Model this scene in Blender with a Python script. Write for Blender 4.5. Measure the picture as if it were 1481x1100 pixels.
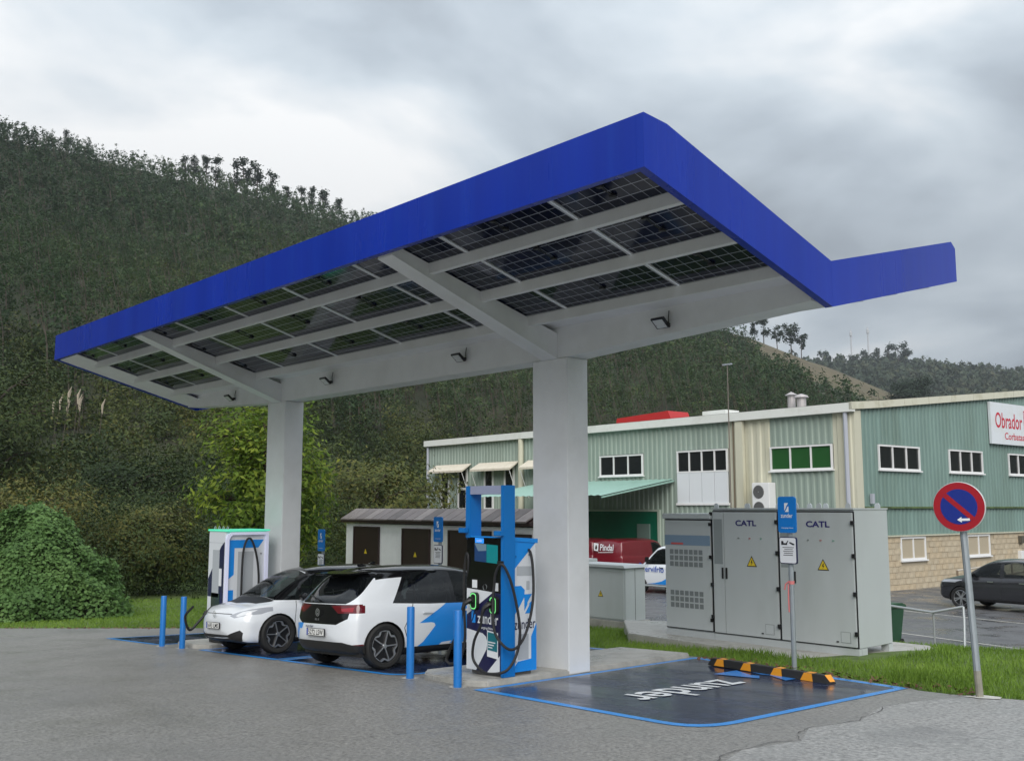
import bpy, bmesh, math, random
import numpy as np
from mathutils import Vector, Matrix

R = math.radians
for o in list(bpy.data.objects):
    bpy.data.objects.remove(o)
sc = bpy.context.scene
C = sc.collection
rng = np.random.default_rng(7)
random.seed(7)

# ------------------------------------------------------------------ camera
EYE = 1.76
cam = bpy.data.cameras.new('camera')
camo = bpy.data.objects.new('camera', cam)
C.objects.link(camo)
sc.camera = camo
YAW, PITCH = R(41.871), R(7.193)
HEAD = Vector((-math.cos(YAW), math.sin(YAW), 0))
fw = Vector((HEAD.x*math.cos(PITCH), HEAD.y*math.cos(PITCH), math.sin(PITCH)))
camo.location = (0, 0, EYE)
camo.rotation_euler = fw.to_track_quat('-Z', 'Y').to_euler()
cam.sensor_fit = 'HORIZONTAL'
cam.sensor_width = 36
cam.lens = 36*1450/1481
cam.clip_start = .1
cam.clip_end = 6000

# ------------------------------------------------------------------ sky and sun
SUN_EL, SUN_AZ = R(37), R(-40)      # azimuth measured from +x towards +y
sundir = Vector((math.cos(SUN_EL)*math.cos(SUN_AZ), math.cos(SUN_EL)*math.sin(SUN_AZ), math.sin(SUN_EL)))
world = bpy.data.worlds.new('World')
sc.world = world
world.use_nodes = True
nt = world.node_tree
nt.nodes.clear()
def N(t, **k):
    n = nt.nodes.new(t)
    for a, b in k.items():
        setattr(n, a, b)
    return n
L = nt.links.new
sky = N('ShaderNodeTexSky', sky_type='NISHITA', sun_disc=False)
sky.sun_elevation = SUN_EL
sky.sun_rotation = math.pi/2 - SUN_AZ
bg1 = N('ShaderNodeBackground'); bg1.inputs[1].default_value = .1
L(sky.outputs[0], bg1.inputs[0])
tc = N('ShaderNodeTexCoord')
sep = N('ShaderNodeSeparateXYZ'); L(tc.outputs['Generated'], sep.inputs[0])
zz = N('ShaderNodeMath', operation='MAXIMUM'); L(sep.outputs[2], zz.inputs[0]); zz.inputs[1].default_value = 0
za = N('ShaderNodeMath', operation='ADD'); L(zz.outputs[0], za.inputs[0]); za.inputs[1].default_value = .32
dx = N('ShaderNodeMath', operation='DIVIDE'); L(sep.outputs[0], dx.inputs[0]); L(za.outputs[0], dx.inputs[1])
dy = N('ShaderNodeMath', operation='DIVIDE'); L(sep.outputs[1], dy.inputs[0]); L(za.outputs[0], dy.inputs[1])
cmb = N('ShaderNodeCombineXYZ'); L(dx.outputs[0], cmb.inputs[0]); L(dy.outputs[0], cmb.inputs[1])
mp = N('ShaderNodeMapping'); L(cmb.outputs[0], mp.inputs[0]); mp.inputs['Location'].default_value = (17.577, 1.949, .680); mp.inputs['Rotation'].default_value = (0, 0, R(202.5))
n1 = N('ShaderNodeTexNoise'); L(mp.outputs[0], n1.inputs[0])
n1.inputs['Scale'].default_value = .85; n1.inputs['Detail'].default_value = 7; n1.inputs['Roughness'].default_value = .52; n1.inputs['Distortion'].default_value = .35
n2 = N('ShaderNodeTexNoise'); L(mp.outputs[0], n2.inputs[0])
n2.inputs['Scale'].default_value = 2.4; n2.inputs['Detail'].default_value = 6; n2.inputs['Roughness'].default_value = .5; n2.inputs['Distortion'].default_value = .5
mx = N('ShaderNodeMath', operation='MULTIPLY'); L(n2.outputs[0], mx.inputs[0]); mx.inputs[1].default_value = .62
ad = N('ShaderNodeMath', operation='ADD'); L(n1.outputs[0], ad.inputs[0]); L(mx.outputs[0], ad.inputs[1])
cr = N('ShaderNodeValToRGB'); L(ad.outputs[0], cr.inputs[0])
e = cr.color_ramp.elements
e[0].position = .665; e[0].color = (.37, .42, .48, 1)
e[1].position = .965; e[1].color = (.95, .96, .97, 1)
q = cr.color_ramp.elements.new(.56); q.color = (.27, .31, .36, 1)
q = cr.color_ramp.elements.new(.745); q.color = (.48, .545, .615, 1)
q = cr.color_ramp.elements.new(.835); q.color = (.63, .7, .765, 1)
bg2 = N('ShaderNodeBackground')
zp = N('ShaderNodeMath', operation='MULTIPLY_ADD'); L(zz.outputs[0], zp.inputs[0]); zp.inputs[1].default_value = 1.4; zp.inputs[2].default_value = .75   # overcast sky: brighter overhead than at the horizon
vm = N('ShaderNodeVectorMath', operation='SCALE'); L(cr.outputs[0], vm.inputs[0]); L(zp.outputs[0], vm.inputs['Scale'])
L(vm.outputs[0], bg2.inputs[0]); bg2.inputs[1].default_value = .43
cov = N('ShaderNodeMapRange'); L(n1.outputs[0], cov.inputs[0])
cov.inputs[1].default_value = .2; cov.inputs[2].default_value = .34; cov.inputs[3].default_value = .9; cov.inputs[4].default_value = 1
ms = N('ShaderNodeMixShader'); L(cov.outputs[0], ms.inputs[0]); L(bg1.outputs[0], ms.inputs[1]); L(bg2.outputs[0], ms.inputs[2])
out = N('ShaderNodeOutputWorld'); L(ms.outputs[0], out.inputs[0])

sl = bpy.data.lights.new('sun', 'SUN')
sl.energy = 1.5; sl.angle = R(45); sl.color = (1, .96, .9)
so = bpy.data.objects.new('sun', sl); C.objects.link(so)
so.rotation_euler = sundir.to_track_quat('Z', 'Y').to_euler()

sc.view_settings.view_transform = 'Standard'
sc.view_settings.look = 'None'
sc.view_settings.exposure = 1.02
sc.view_settings.gamma = 1
sc.view_settings.use_curve_mapping = False
sc.render.engine = 'CYCLES'
sc.cycles.max_bounces = 7
sc.cycles.transparent_max_bounces = 12
sc.cycles.use_denoising = True

# ------------------------------------------------------------------ materials
MATS = {}
def mat(name, col, rough=.6, metal=0, spec=.5, var=0, vscale=4, bump=0, bscale=60, coat=0, rvar=0, dirt=None, dscale=1.5, damt=.5, back=None, stretch=None, attr=None, transl=0):
    """procedural principled material: base colour with noise variation, optional relief, roughness patches and dirt"""
    if name in MATS: return MATS[name]
    m = bpy.data.materials.new(name); m.use_nodes = True
    t = m.node_tree; ns = t.nodes; lk = t.links.new
    b = ns['Principled BSDF']
    b.inputs['Base Color'].default_value = (*col, 1)
    b.inputs['Roughness'].default_value = rough
    b.inputs['Metallic'].default_value = metal
    b.inputs['Specular IOR Level'].default_value = spec
    b.inputs['Coat Weight'].default_value = coat
    b.inputs['Coat Roughness'].default_value = .04
    tcn = ns.new('ShaderNodeTexCoord'); vec = tcn.outputs['Object']
    if stretch:
        mpn = ns.new('ShaderNodeMapping'); mpn.inputs['Scale'].default_value = stretch; lk(vec, mpn.inputs[0]); vec = mpn.outputs[0]
    cur = None
    def noise(s, d=5, r=.6):
        n = ns.new('ShaderNodeTexNoise'); n.inputs['Scale'].default_value = s; n.inputs['Detail'].default_value = d; n.inputs['Roughness'].default_value = r
        lk(vec, n.inputs[0]); return n
    def mixc(f, a, bcol):
        n = ns.new('ShaderNodeMix'); n.data_type = 'RGBA'
        if hasattr(f, 'links'): lk(f, n.inputs[0])
        else: n.inputs[0].default_value = f
        for s, v in ((6, a), (7, bcol)):
            if hasattr(v, 'links'): lk(v, n.inputs[s])
            else: n.inputs[s].default_value = (*v, 1)
        return n.outputs[2]
    if var:
        n = noise(vscale)
        mr = ns.new('ShaderNodeMapRange'); mr.inputs[1].default_value = .3; mr.inputs[2].default_value = .7; lk(n.outputs[0], mr.inputs[0])
        cur = mixc(mr.outputs[0], [c*(1-var) for c in col], [min(1, c*(1+var)) for c in col])
    if attr:
        a = ns.new('ShaderNodeAttribute'); a.attribute_name = 'tint'
        rp = ns.new('ShaderNodeValToRGB'); lk(a.outputs['Fac'], rp.inputs[0])
        els = rp.color_ramp.elements
        els[0].position, els[0].color = attr[0][0], (*attr[0][1], 1)
        els[1].position, els[1].color = attr[-1][0], (*attr[-1][1], 1)
        for p, c in attr[1:-1]:
            q = els.new(p); q.color = (*c, 1)
        cur = rp.outputs[0]
    if dirt:
        n = noise(dscale, 6, .65)
        mr = ns.new('ShaderNodeMapRange'); mr.inputs[1].default_value = .5; mr.inputs[2].default_value = .72; mr.inputs[4].default_value = damt; lk(n.outputs[0], mr.inputs[0])
        cur = mixc(mr.outputs[0], cur if cur is not None else col, dirt)
    if back:
        g = ns.new('ShaderNodeNewGeometry')
        cur = mixc(g.outputs['Backfacing'], cur if cur is not None else col, back)
    if cur is not None: lk(cur, b.inputs['Base Color'])
    if rvar:
        n = noise(1.1, 5, .6)
        mr = ns.new('ShaderNodeMapRange'); mr.inputs[1].default_value = .35; mr.inputs[2].default_value = .65
        mr.inputs[3].default_value = max(.02, rough-rvar); mr.inputs[4].default_value = min(1, rough+rvar); lk(n.outputs[0], mr.inputs[0]); lk(mr.outputs[0], b.inputs['Roughness'])
    if bump:
        n = noise(bscale, 4)
        bp = ns.new('ShaderNodeBump'); bp.inputs['Strength'].default_value = bump; bp.inputs['Distance'].default_value = .02; lk(n.outputs[0], bp.inputs['Height']); lk(bp.outputs[0], b.inputs['Normal'])
    if transl:
        tr = ns.new('ShaderNodeBsdfTranslucent')
        if cur is not None: lk(cur, tr.inputs[0])
        else: tr.inputs[0].default_value = (*col, 1)
        mxs = ns.new('ShaderNodeMixShader'); mxs.inputs[0].default_value = transl
        lk(b.outputs[0], mxs.inputs[1]); lk(tr.outputs[0], mxs.inputs[2]); lk(mxs.outputs[0], ns['Material Output'].inputs[0])
    MATS[name] = m
    return m

def emit(name, col, s):
    if name in MATS: return MATS[name]
    m = mat(name, col, .4)
    b = m.node_tree.nodes['Principled BSDF']
    b.inputs['Emission Color'].default_value = (*col, 1); b.inputs['Emission Strength'].default_value = s
    return m

def glass(name, tint, alpha, rough=.03):
    """thin tinted pane: lets part of the light through, mirrors the rest by Fresnel"""
    if name in MATS: return MATS[name]
    m = bpy.data.materials.new(name); m.use_nodes = True
    t = m.node_tree; ns = t.nodes; lk = t.links.new
    b = ns['Principled BSDF']
    b.inputs['Base Color'].default_value = (*tint, 1); b.inputs['Roughness'].default_value = rough; b.inputs['Specular IOR Level'].default_value = .6
    tr = ns.new('ShaderNodeBsdfTransparent'); tr.inputs[0].default_value = (.75, .82, .8, 1)
    lw = ns.new('ShaderNodeFresnel'); lw.inputs[0].default_value = 1.5
    mr = ns.new('ShaderNodeMapRange'); mr.inputs[3].default_value = alpha; mr.inputs[4].default_value = 1; lk(lw.outputs[0], mr.inputs[0])
    mxs = ns.new('ShaderNodeMixShader'); lk(mr.outputs[0], mxs.inputs[0]); lk(tr.outputs[0], mxs.inputs[1]); lk(b.outputs[0], mxs.inputs[2])
    lk(mxs.outputs[0], ns['Material Output'].inputs[0])
    MATS[name] = m
    return m

# ------------------------------------------------------------------ mesh helpers
def tag(o, label, cat, group=None):
    o['label'] = label; o['category'] = cat
    if group: o['group'] = group
    return o
def thing(name, label, cat, loc=(0, 0, 0), rot=(0, 0, 0), group=None):
    o = bpy.data.objects.new(name, None); C.objects.link(o)
    o.empty_display_size = .2
    o.location = loc; o.rotation_euler = rot
    return tag(o, label, cat, group)
def link(name, me, m=None, parent=None, loc=None):
    o = bpy.data.objects.new(name, me); C.objects.link(o)
    if m is not None:
        for mm in (m if isinstance(m, (list, tuple)) else [m]): me.materials.append(mm)
    if parent is not None: o.parent = parent
    if loc is not None: o.location = loc
    return o
def struct(o):
    o['kind'] = 'structure'; return o
def stuff(o):
    o['kind'] = 'stuff'; return o

class MB:
    def __init__(s): s.v = []; s.f = []
    def add(s, vs, fs):
        n = len(s.v); s.v += [tuple(p) for p in vs]; s.f += [tuple(i+n for i in f) for f in fs]; return s
    def box(s, x0, x1, y0, y1, z0, z1):
        return s.add([(x0, y0, z0), (x1, y0, z0), (x1, y1, z0), (x0, y1, z0), (x0, y0, z1), (x1, y0, z1), (x1, y1, z1), (x0, y1, z1)],
                     [(0, 3, 2, 1), (4, 5, 6, 7), (0, 1, 5, 4), (1, 2, 6, 5), (2, 3, 7, 6), (3, 0, 4, 7)])
    def prism(s, poly, a, b, ax='y'):
        """2-d polygon extruded from a to b along an axis: (x,z) for y, (x,y) for z, (y,z) for x"""
        n = len(poly)
        def P(p, h): return (p[0], h, p[1]) if ax == 'y' else ((p[0], p[1], h) if ax == 'z' else (h, p[0], p[1]))
        vs = [P(p, a) for p in poly] + [P(p, b) for p in poly]
        fs = [tuple(range(n)), tuple(range(2*n-1, n-1, -1))] + [(i, (i+1) % n+n if False else i+n, (i+1) % n+n, (i+1) % n) for i in range(n)]
        return s.add(vs, fs)
    def tube(s, pts, r, n=8, cap=True):
        pts = [Vector(p) for p in pts]; m = len(pts)
        rs = r if isinstance(r, (list, tuple)) else [r]*m
        t0 = (pts[1]-pts[0]).normalized()
        up = Vector((0, 0, 1)) if abs(t0.z) < .9 else Vector((1, 0, 0))
        a = t0.cross(up).normalized(); vs = []; prev = t0
        for i, p in enumerate(pts):
            t = (pts[min(i+1, m-1)]-pts[max(i-1, 0)]).normalized()
            a = (a - t*a.dot(t)).normalized(); b = t.cross(a)
            for k in range(n):
                w = 2*math.pi*k/n; vs.append(p+(a*math.cos(w)+b*math.sin(w))*rs[i])
        fs = [(i*n+k, i*n+(k+1) % n, (i+1)*n+(k+1) % n, (i+1)*n+k) for i in range(m-1) for k in range(n)]
        if cap: fs += [tuple(range(n-1, -1, -1)), tuple(range((m-1)*n, m*n))]
        return s.add(vs, fs)
    def lathe(s, prof, n=24, ax='z', o=(0, 0, 0)):
        vs = []
        for r, h in prof:
            for k in range(n):
                w = 2*math.pi*k/n; c, d = r*math.cos(w), r*math.sin(w)
                p = (c, d, h) if ax == 'z' else ((c, h, d) if ax == 'y' else (h, c, d))
                vs.append((p[0]+o[0], p[1]+o[1], p[2]+o[2]))
        m = len(prof)
        fs = [(i*n+k, i*n+(k+1) % n, (i+1)*n+(k+1) % n, (i+1)*n+k) for i in range(m-1) for k in range(n)]
        return s.add(vs, fs)
    def build(s, name, m=None, parent=None, smooth=False, bevel=0, loc=None, fix=True, ang=35):
        me = bpy.data.meshes.new(name); me.from_pydata(s.v, [], s.f)
        bm = bmesh.new(); bm.from_mesh(me)
        if fix: bmesh.ops.recalc_face_normals(bm, faces=bm.faces)
        if bevel: 
            es = [e for e in bm.edges if len(e.link_faces) == 2 and e.calc_face_angle(0) > .5]
            bmesh.ops.bevel(bm, geom=es, offset=bevel, segments=2, affect='EDGES', clamp_overlap=True)
        if smooth or bevel:
            for f in bm.faces: f.smooth = True
            for e in bm.edges:
                if len(e.link_faces) == 2 and e.calc_face_angle(0) > R(ang): e.smooth = False
        bm.to_mesh(me); bm.free()
        return link(name, me, m, parent, loc)

def box(name, x0, x1, y0, y1, z0, z1, m, parent=None, bevel=0):
    return MB().box(x0, x1, y0, y1, z0, z1).build(name, m, parent, bevel=bevel)
def rrect(w, h, r, n=4, cx=0, cy=0):
    pts = []
    for sx, sy, a0 in ((1, 1, 0), (-1, 1, 90), (-1, -1, 180), (1, -1, 270)):
        for k in range(n+1):
            a = R(a0+90*k/n); pts.append((cx+sx*(w/2-r)+r*math.cos(a), cy+sy*(h/2-r)+r*math.sin(a)))
    return pts
def smoothpath(P, n=8):
    """Catmull-Rom through control points"""
    P = [Vector(p) for p in P]; Q = [P[0]*2-P[1]]+P+[P[-1]*2-P[-2]]; out_ = []
    for i in range(1, len(Q)-2):
        for k in range(n):
            t = k/n; a, b, c, d = Q[i-1:i+3]
            out_.append(.5*((2*b)+(c-a)*t+(2*a-5*b+4*c-d)*t*t+(3*b-a-3*c+d)*t**3))
    out_.append(P[-1]); return out_

_tc = {}
def text_mesh(s, bold=0):
    k = (s, bold)
    if k not in _tc:
        cu = bpy.data.curves.new('text', 'FONT'); cu.body = s; cu.size = 1; cu.align_x = 'LEFT'; cu.offset = bold; cu.resolution_u = 3
        ob = bpy.data.objects.new('text', cu); C.objects.link(ob)
        dg = bpy.context.evaluated_depsgraph_get()
        me = bpy.data.meshes.new_from_object(ob.evaluated_get(dg))
        _tc[k] = ([tuple(v.co) for v in me.vertices], [tuple(p.vertices) for p in me.polygons])
        bpy.data.objects.remove(ob); bpy.data.meshes.remove(me); bpy.data.curves.remove(cu)
    return _tc[k]
def lettering(s, org, right, up, width, height, m, parent, bold=.01, name='lettering', off=.004, shear=0):
    """flat letters: lower left corner at org, stretched to width x height"""
    vs, fs = text_mesh(s, bold)
    xs = [v[0] for v in vs]; ys = [v[1] for v in vs]
    x0, x1, y0, y1 = min(xs), max(xs), min(ys), max(ys)
    r_, u_ = Vector(right).normalized(), Vector(up).normalized(); n_ = r_.cross(u_)
    o_ = Vector(org)
    P = []
    for v in vs:
        a = (v[0]-x0)/(x1-x0)*width; b = (v[1]-y0)/(y1-y0)*height
        P.append(o_+r_*(a+shear*b)+u_*b+n_*off)
    me = bpy.data.meshes.new(name); me.from_pydata(P, [], fs)
    return link(name, me, m, parent)
def decal(name, poly, org, right, up, m, parent, off=.003):
    """flat printed shape on a surface, poly in (right, up) metres from org"""
    r_, u_ = Vector(right).normalized(), Vector(up).normalized(); n_ = r_.cross(u_); o_ = Vector(org)
    me = bpy.data.meshes.new(name)
    me.from_pydata([o_+r_*p[0]+u_*p[1]+n_*off for p in poly], [], [tuple(range(len(poly)))])
    return link(name, me, m, parent)
ZA = [(0, 1), (.9, 1), (.36, .58), (.36, .46), (0, .14)]
ZB = [(.95, .66), (.95, 0), (.08, 0), (.58, .4), (.58, .52)]
def emblem(org, right, up, w, h, m, parent, off=.004):
    for P in (ZA, ZB): decal('emblem', [(a*w, b*h) for a, b in P], org, right, up, m, parent, off)

def cards(name, P, nrm, size, m, parent=None, asp=.5, tint=None, droop=None):
    """cloud of leaf-shaped faces"""
    P = np.asarray(P, float); n = len(P)
    size = np.broadcast_to(np.asarray(size, float), (n,))
    nrm = nrm/np.maximum(1e-6, np.linalg.norm(nrm, axis=1))[:, None]
    a = rng.normal(size=(n, 3)) if droop is None else rng.normal(size=(n, 3))*.6+np.asarray(droop)
    t = a - (a*nrm).sum(1)[:, None]*nrm
    t /= np.maximum(1e-6, np.linalg.norm(t, axis=1))[:, None]
    w = np.cross(nrm, t)
    V = np.empty((n, 4, 3))
    s = size[:, None]
    V[:, 0] = P - t*s; V[:, 1] = P + w*s*asp - nrm*s*.12; V[:, 2] = P + t*s; V[:, 3] = P - w*s*asp - nrm*s*.12
    me = bpy.data.meshes.new(name)
    me.vertices.add(4*n); me.vertices.foreach_set('co', V.reshape(-1).astype(np.float32))
    me.loops.add(4*n); me.loops.foreach_set('vertex_index', np.arange(4*n, dtype=np.int32))
    me.polygons.add(n); me.polygons.foreach_set('loop_start', np.arange(0, 4*n, 4, dtype=np.int32))
    me.update(calc_edges=True)
    if tint is not None:
        at = me.attributes.new('tint', 'FLOAT', 'FACE'); at.data.foreach_set('value', np.asarray(tint, np.float32))
    return link(name, me, m, parent)

# ------------------------------------------------------------------ ground levels
def sstep(a, b, x):
    t = np.clip((x-a)/(b-a), 0, 1); return t*t*(3-2*t)
def PL(x, y): return .045*x - .014*y            # the sloping forecourt
YARD = -1.65
AZK = [-180, -120, -80, -45, -27, -17.7, -11, -5, 0, 6, 13.4, 16.8, 21, 27, 40, 80, 120, 180]
ELK = [12, 14, 18, 19.5, 18.9, 17.9, 16.6, 15.4, 14.0, 12.2, 9.65, 8.2, 6.3, 4.0, 3.5, 6, 9, 12]
RRK = [300, 300, 320, 330, 330, 340, 350, 360, 380, 400, 420, 430, 440, 450, 420, 350, 300, 300]
RTK = [120, 110, 80, 62, 60, 64, 76, 92, 100, 105, 108, 110, 112, 112, 110, 110, 110, 120]
FEK = [0, 0, 0, 0, 0, 0, 0, 0, 2, 6, 8.8, 8.15, 8.0, 7.0, 6, 4, 0, 0]
hx, hy = HEAD.x, HEAD.y
def terrain(x, y):
    x = np.asarray(x, float); y = np.asarray(y, float)
    z = PL(np.clip(x, -34, 14), np.clip(y, -40, 40))
    z = z + (YARD - z)*sstep(17.2, 22, y)
    z = z - .04
    r = np.hypot(x, y)
    az = np.degrees(np.arctan2(x*hy*1 - y*hx*1, x*hx + y*hy))
    zr = np.interp(az, AZK, RRK)*np.tan(np.radians(np.interp(az, AZK, ELK))) - .5*np.clip((14-az)/4, 0, 1)
    rr, rt = np.interp(az, AZK, RRK), np.interp(az, AZK, RTK)
    t = (r-rt)/(rr-rt)
    bumpy = np.sin(x*.043+1)*np.sin(y*.051)*2.2 + np.sin(x*.017+y*.02)*3 + np.sin(x*.11-y*.09)*.7
    tt = np.clip(t, 0, 1)
    prof = tt**1.12*(1.0) 
    hill = z*(1-tt) + zr*prof + bumpy*np.clip(t*3, 0, 1)*np.clip((1-t)*4, 0, 1)
    back = zr - (r-rr)*.16
    hz = np.where(t <= 0, z, np.where(t < 1, hill, back))
    fe = 880*np.tan(np.radians(np.interp(az, AZK, FEK))) - 10
    far = fe*np.clip(1-np.abs(r-880)/430, 0, 1)**.8 - 30*(np.clip(1-np.abs(r-880)/430, 0, 1) <= 0)
    return np.where(r > 455, np.maximum(hz, far), hz)
def TZ(x, y): return float(terrain(x, y))
# ------------------------------------------------------------------ terrain
M_asph = mat('asphalt', (.205, .197, .184), .42, var=.5, vscale=27, bump=.5, bscale=34, rvar=.1, spec=.7, dirt=(.16, .156, .15), dscale=.35, damt=.6)
M_grassground = mat('turf_soil', (.09, .14, .03), .9, var=.35, vscale=3, bump=.6, bscale=14, dirt=(.06, .045, .02), dscale=.4)
M_yard = mat('yard_asphalt', (.11, .11, .115), .42, var=.2, vscale=60, bump=.2, bscale=90, rvar=.3, dirt=(.05, .05, .055), dscale=.35, damt=.8)
M_conc = mat('concrete', (.4, .39, .36), .55, var=.12, vscale=9, bump=.15, bscale=60, rvar=.28, dirt=(.2, .19, .17), dscale=2.2, damt=.6)
M_lblue = mat('light_blue_paint', (.02, .25, .68), .35, var=.08, vscale=6, rvar=.1)
M_white = mat('white_paint', (.8, .8, .8), .4)
M_navywet = mat('wet_navy_coating', (.009, .018, .055), .2, var=.5, vscale=3.5, rvar=.17, spec=.45, bump=.05, bscale=45, dirt=(.05, .055, .065), dscale=1.1, damt=.5, stretch=(.6, 1.6, 1))
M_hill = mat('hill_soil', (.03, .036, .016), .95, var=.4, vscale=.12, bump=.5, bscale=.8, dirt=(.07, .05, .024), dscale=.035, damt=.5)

ring = np.concatenate([[.6], np.arange(3, 60, 1.5), np.geomspace(60, 1900, 120)])
na = 540
azs = np.linspace(-math.pi, math.pi, na, endpoint=False)
RX, AX = np.meshgrid(ring, azs, indexing='ij')
TX, TY = RX*np.cos(AX), RX*np.sin(AX)
V = np.stack([TX, TY, terrain(TX, TY)], -1).reshape(-1, 3)
nr = len(ring)
ii, kk = np.meshgrid(np.arange(nr-1), np.arange(na), indexing='ij')
k2 = (kk+1) % na
F4 = np.stack([ii*na+kk, (ii+1)*na+kk, (ii+1)*na+k2, ii*na+k2], -1).reshape(-1, 4)
me = bpy.data.meshes.new('ground'); me.from_pydata(V.tolist(), [], F4.tolist()+[tuple(range(na))])
fr = np.asarray(RX[:-1]).reshape(-1)
ground = link('ground', me, [M_grassground, M_hill])
# brown meadow on the right shoulder of the hill
M_meadow = mat('brown_meadow', (.1, .08, .042), .95, var=.3, vscale=.15, dirt=(.09, .1, .04), dscale=.05, damt=.6)
me.materials.append(M_meadow)
cx_ = V[F4].mean(1); rr_ = np.hypot(cx_[:, 0], cx_[:, 1]); az_ = np.degrees(np.arctan2(cx_[:, 0]*hy-cx_[:, 1]*hx, cx_[:, 0]*hx+cx_[:, 1]*hy))
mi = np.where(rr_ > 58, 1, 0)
mead = (az_ > 11.6) & (az_ < 30) & (rr_ > 345 - np.clip((az_-13)*4, -40, 60)) & (rr_ < 520)
mi = np.where(mead, 2, mi)
me.polygons.foreach_set('material_index', np.concatenate([mi, [0]]).astype(np.int32))
me.polygons.foreach_set('use_smooth', np.ones(len(mi)+1, bool))
struct(ground)

def sheet(name, poly, m, dz, parent=None, zf=PL):
    me = bpy.data.meshes.new(name)
    me.from_pydata([(x, y, zf(x, y)+dz) for x, y in poly], [], [tuple(range(len(poly)))])
    return link(name, me, m, parent)
def ring_sheet(name, outer, inner, m, dz, parent=None):
    n = len(outer); P = [(x, y, PL(x, y)+dz) for x, y in list(outer)+list(inner)]
    me = bpy.data.meshes.new(name)
    me.from_pydata(P, [], [(i, (i+1) % n, n+(i+1) % n, n+i) for i in range(n)])
    return link(name, me, m, parent)
asph = struct(sheet('asphalt_forecourt', [(13, -38), (13, 16.2), (4, 14), (-1.5, 12.6), (-4.84, 12.02), (-5.6, 11.95), (-6.05, 12.02), (-6.2, 12.15), (-8.4, 12.86), (-10.4, 13.45), (-12, 13.6), (-20.8, 13.6), (-24.3, 11.5), (-27.6, 9.3), (-29.4, 8.1), (-33.8, 5.4), (-33.8, -38)], M_asph, 0))
# paler worn surfacing on the right with its jagged seam
M_asph2 = mat('worn_asphalt', (.27, .265, .255), .5, var=.5, vscale=24, bump=.55, bscale=30, rvar=.14, spec=.7, dirt=(.15, .15, .148), dscale=.9, damt=.7)
seam = [(-5.6, 11.3), (-5.75, 10.6), (-5.45, 9.6), (-5.6, 8.9), (-5.3, 8.3), (-5.45, 7.6), (-5.2, 6.9), (-5.3, 6.2), (-5.1, 5.2), (-5.2, 4)]
struct(sheet('worn_asphalt_lane', [(12.9, 3), (12.9, 16), (4, 13.9), (-1.5, 12.5), (-4.84, 11.95), (-5.35, 11.85)]+seam, M_asph2, .004))
crk = MB(); fine = [Vector(p) for p in seam]
for lev in range(3):
    nf = [fine[0]]
    for p_, q_ in zip(fine[:-1], fine[1:]):
        mid = (p_+q_)/2+Vector((random.uniform(-1, 1), random.uniform(-.4, .4)))*(q_-p_).length*.13; nf += [mid, q_]
    fine = nf
ws_ = [random.uniform(.002, .012) for _ in fine]
for i in range(len(fine)-1):
    if random.random() < .12: continue
    a, b = fine[i], fine[i+1]
    crk.add([(a.x-ws_[i], a.y, PL(a.x, a.y)+.008), (a.x+ws_[i]*.4, a.y, PL(a.x, a.y)+.008), (b.x+ws_[i+1]*.4, b.y, PL(b.x, b.y)+.008), (b.x-ws_[i+1], b.y, PL(b.x, b.y)+.008)], [(0, 1, 2, 3)])
M_dark = mat('dark_tar', (.09, .088, .085), .7, var=.5, vscale=9)
struct(crk.build('surfacing_seam', M_dark, fix=False))

def rounded(poly, rad, n=6):
    out_ = []
    m = len(poly)
    for i in range(m):
        a, b, c = Vector(poly[i-1]), Vector(poly[i]), Vector(poly[(i+1) % m]); r = rad[i]
        if r <= 0: out_ += [tuple(b)]*(n+1); continue
        p, q = b+(a-b).normalized()*r, b+(c-b).normalized()*r
        for k in range(n+1):
            t = k/n; s_ = (1-t)**2*p+2*t*(1-t)*b+t*t*q; out_.append(tuple(s_))
    return out_
def bay(poly, w, label, rad):
    big = rounded(poly, rad)
    c = sum((Vector(p) for p in poly), Vector((0, 0)))/len(poly)
    ins = []
    m = len(poly)
    for i in range(m):
        a, b, d = Vector(poly[i-1]), Vector(poly[i]), Vector(poly[(i+1) % m])
        e1, e2 = (b-a).normalized(), (d-b).normalized()
        n1_, n2_ = Vector((-e1.y, e1.x)), Vector((-e2.y, e2.x))
        if (c-b).dot(n1_) < 0: n1_ = -n1_
        if (c-b).dot(n2_) < 0: n2_ = -n2_
        k = w/(1+n1_.dot(n2_)); ins.append(tuple(b+(n1_+n2_)*k))
    sm = rounded(ins, [max(0, r-w*.6) for r in rad])
    o = sheet('parking_bay', sm, M_navywet, .006)
    struct(o); o['label'] = label
    ring_sheet('border_line', big, sm, M_lblue, .006, o)
    return o
BAYA = [(-10.27, 8.53), (-6.28, 8.1), (-6.2, 12.1), (-10.45, 13.36)]
bayA = bay(BAYA, .12, 'wet navy parking bay with white wording in front of the grey cabinets', [0, .6, 0, .1])
bayB = bay([(-15.72, 8.74), (-12.2, 8.74), (-12.15, 13.5), (-15.72, 13.5)], .11, 'navy parking bay under the white car seen from behind', [0, .5, 0, 0])
bayC = bay([(-18.75, 8.7), (-15.84, 8.74), (-15.84, 13.5), (-18.75, 13.5)], .11, 'navy parking bay under the white car facing out', [0, 0, 0, 0])
bayD = bay([(-23.3, 8.6), (-20.5, 8.65), (-20.5, 12.9), (-22.2, 12.9)], .1, 'navy parking bay left of the far bollards', [0, .3, 0, 0])
M_softwhite = mat('worn_white_road_paint', (.74, .76, .78), .35, dirt=(.25, .28, .33), dscale=7, damt=.6)
def gpos(x, y, dz=.012): return (x, y, PL(x, y)+dz)
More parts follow.
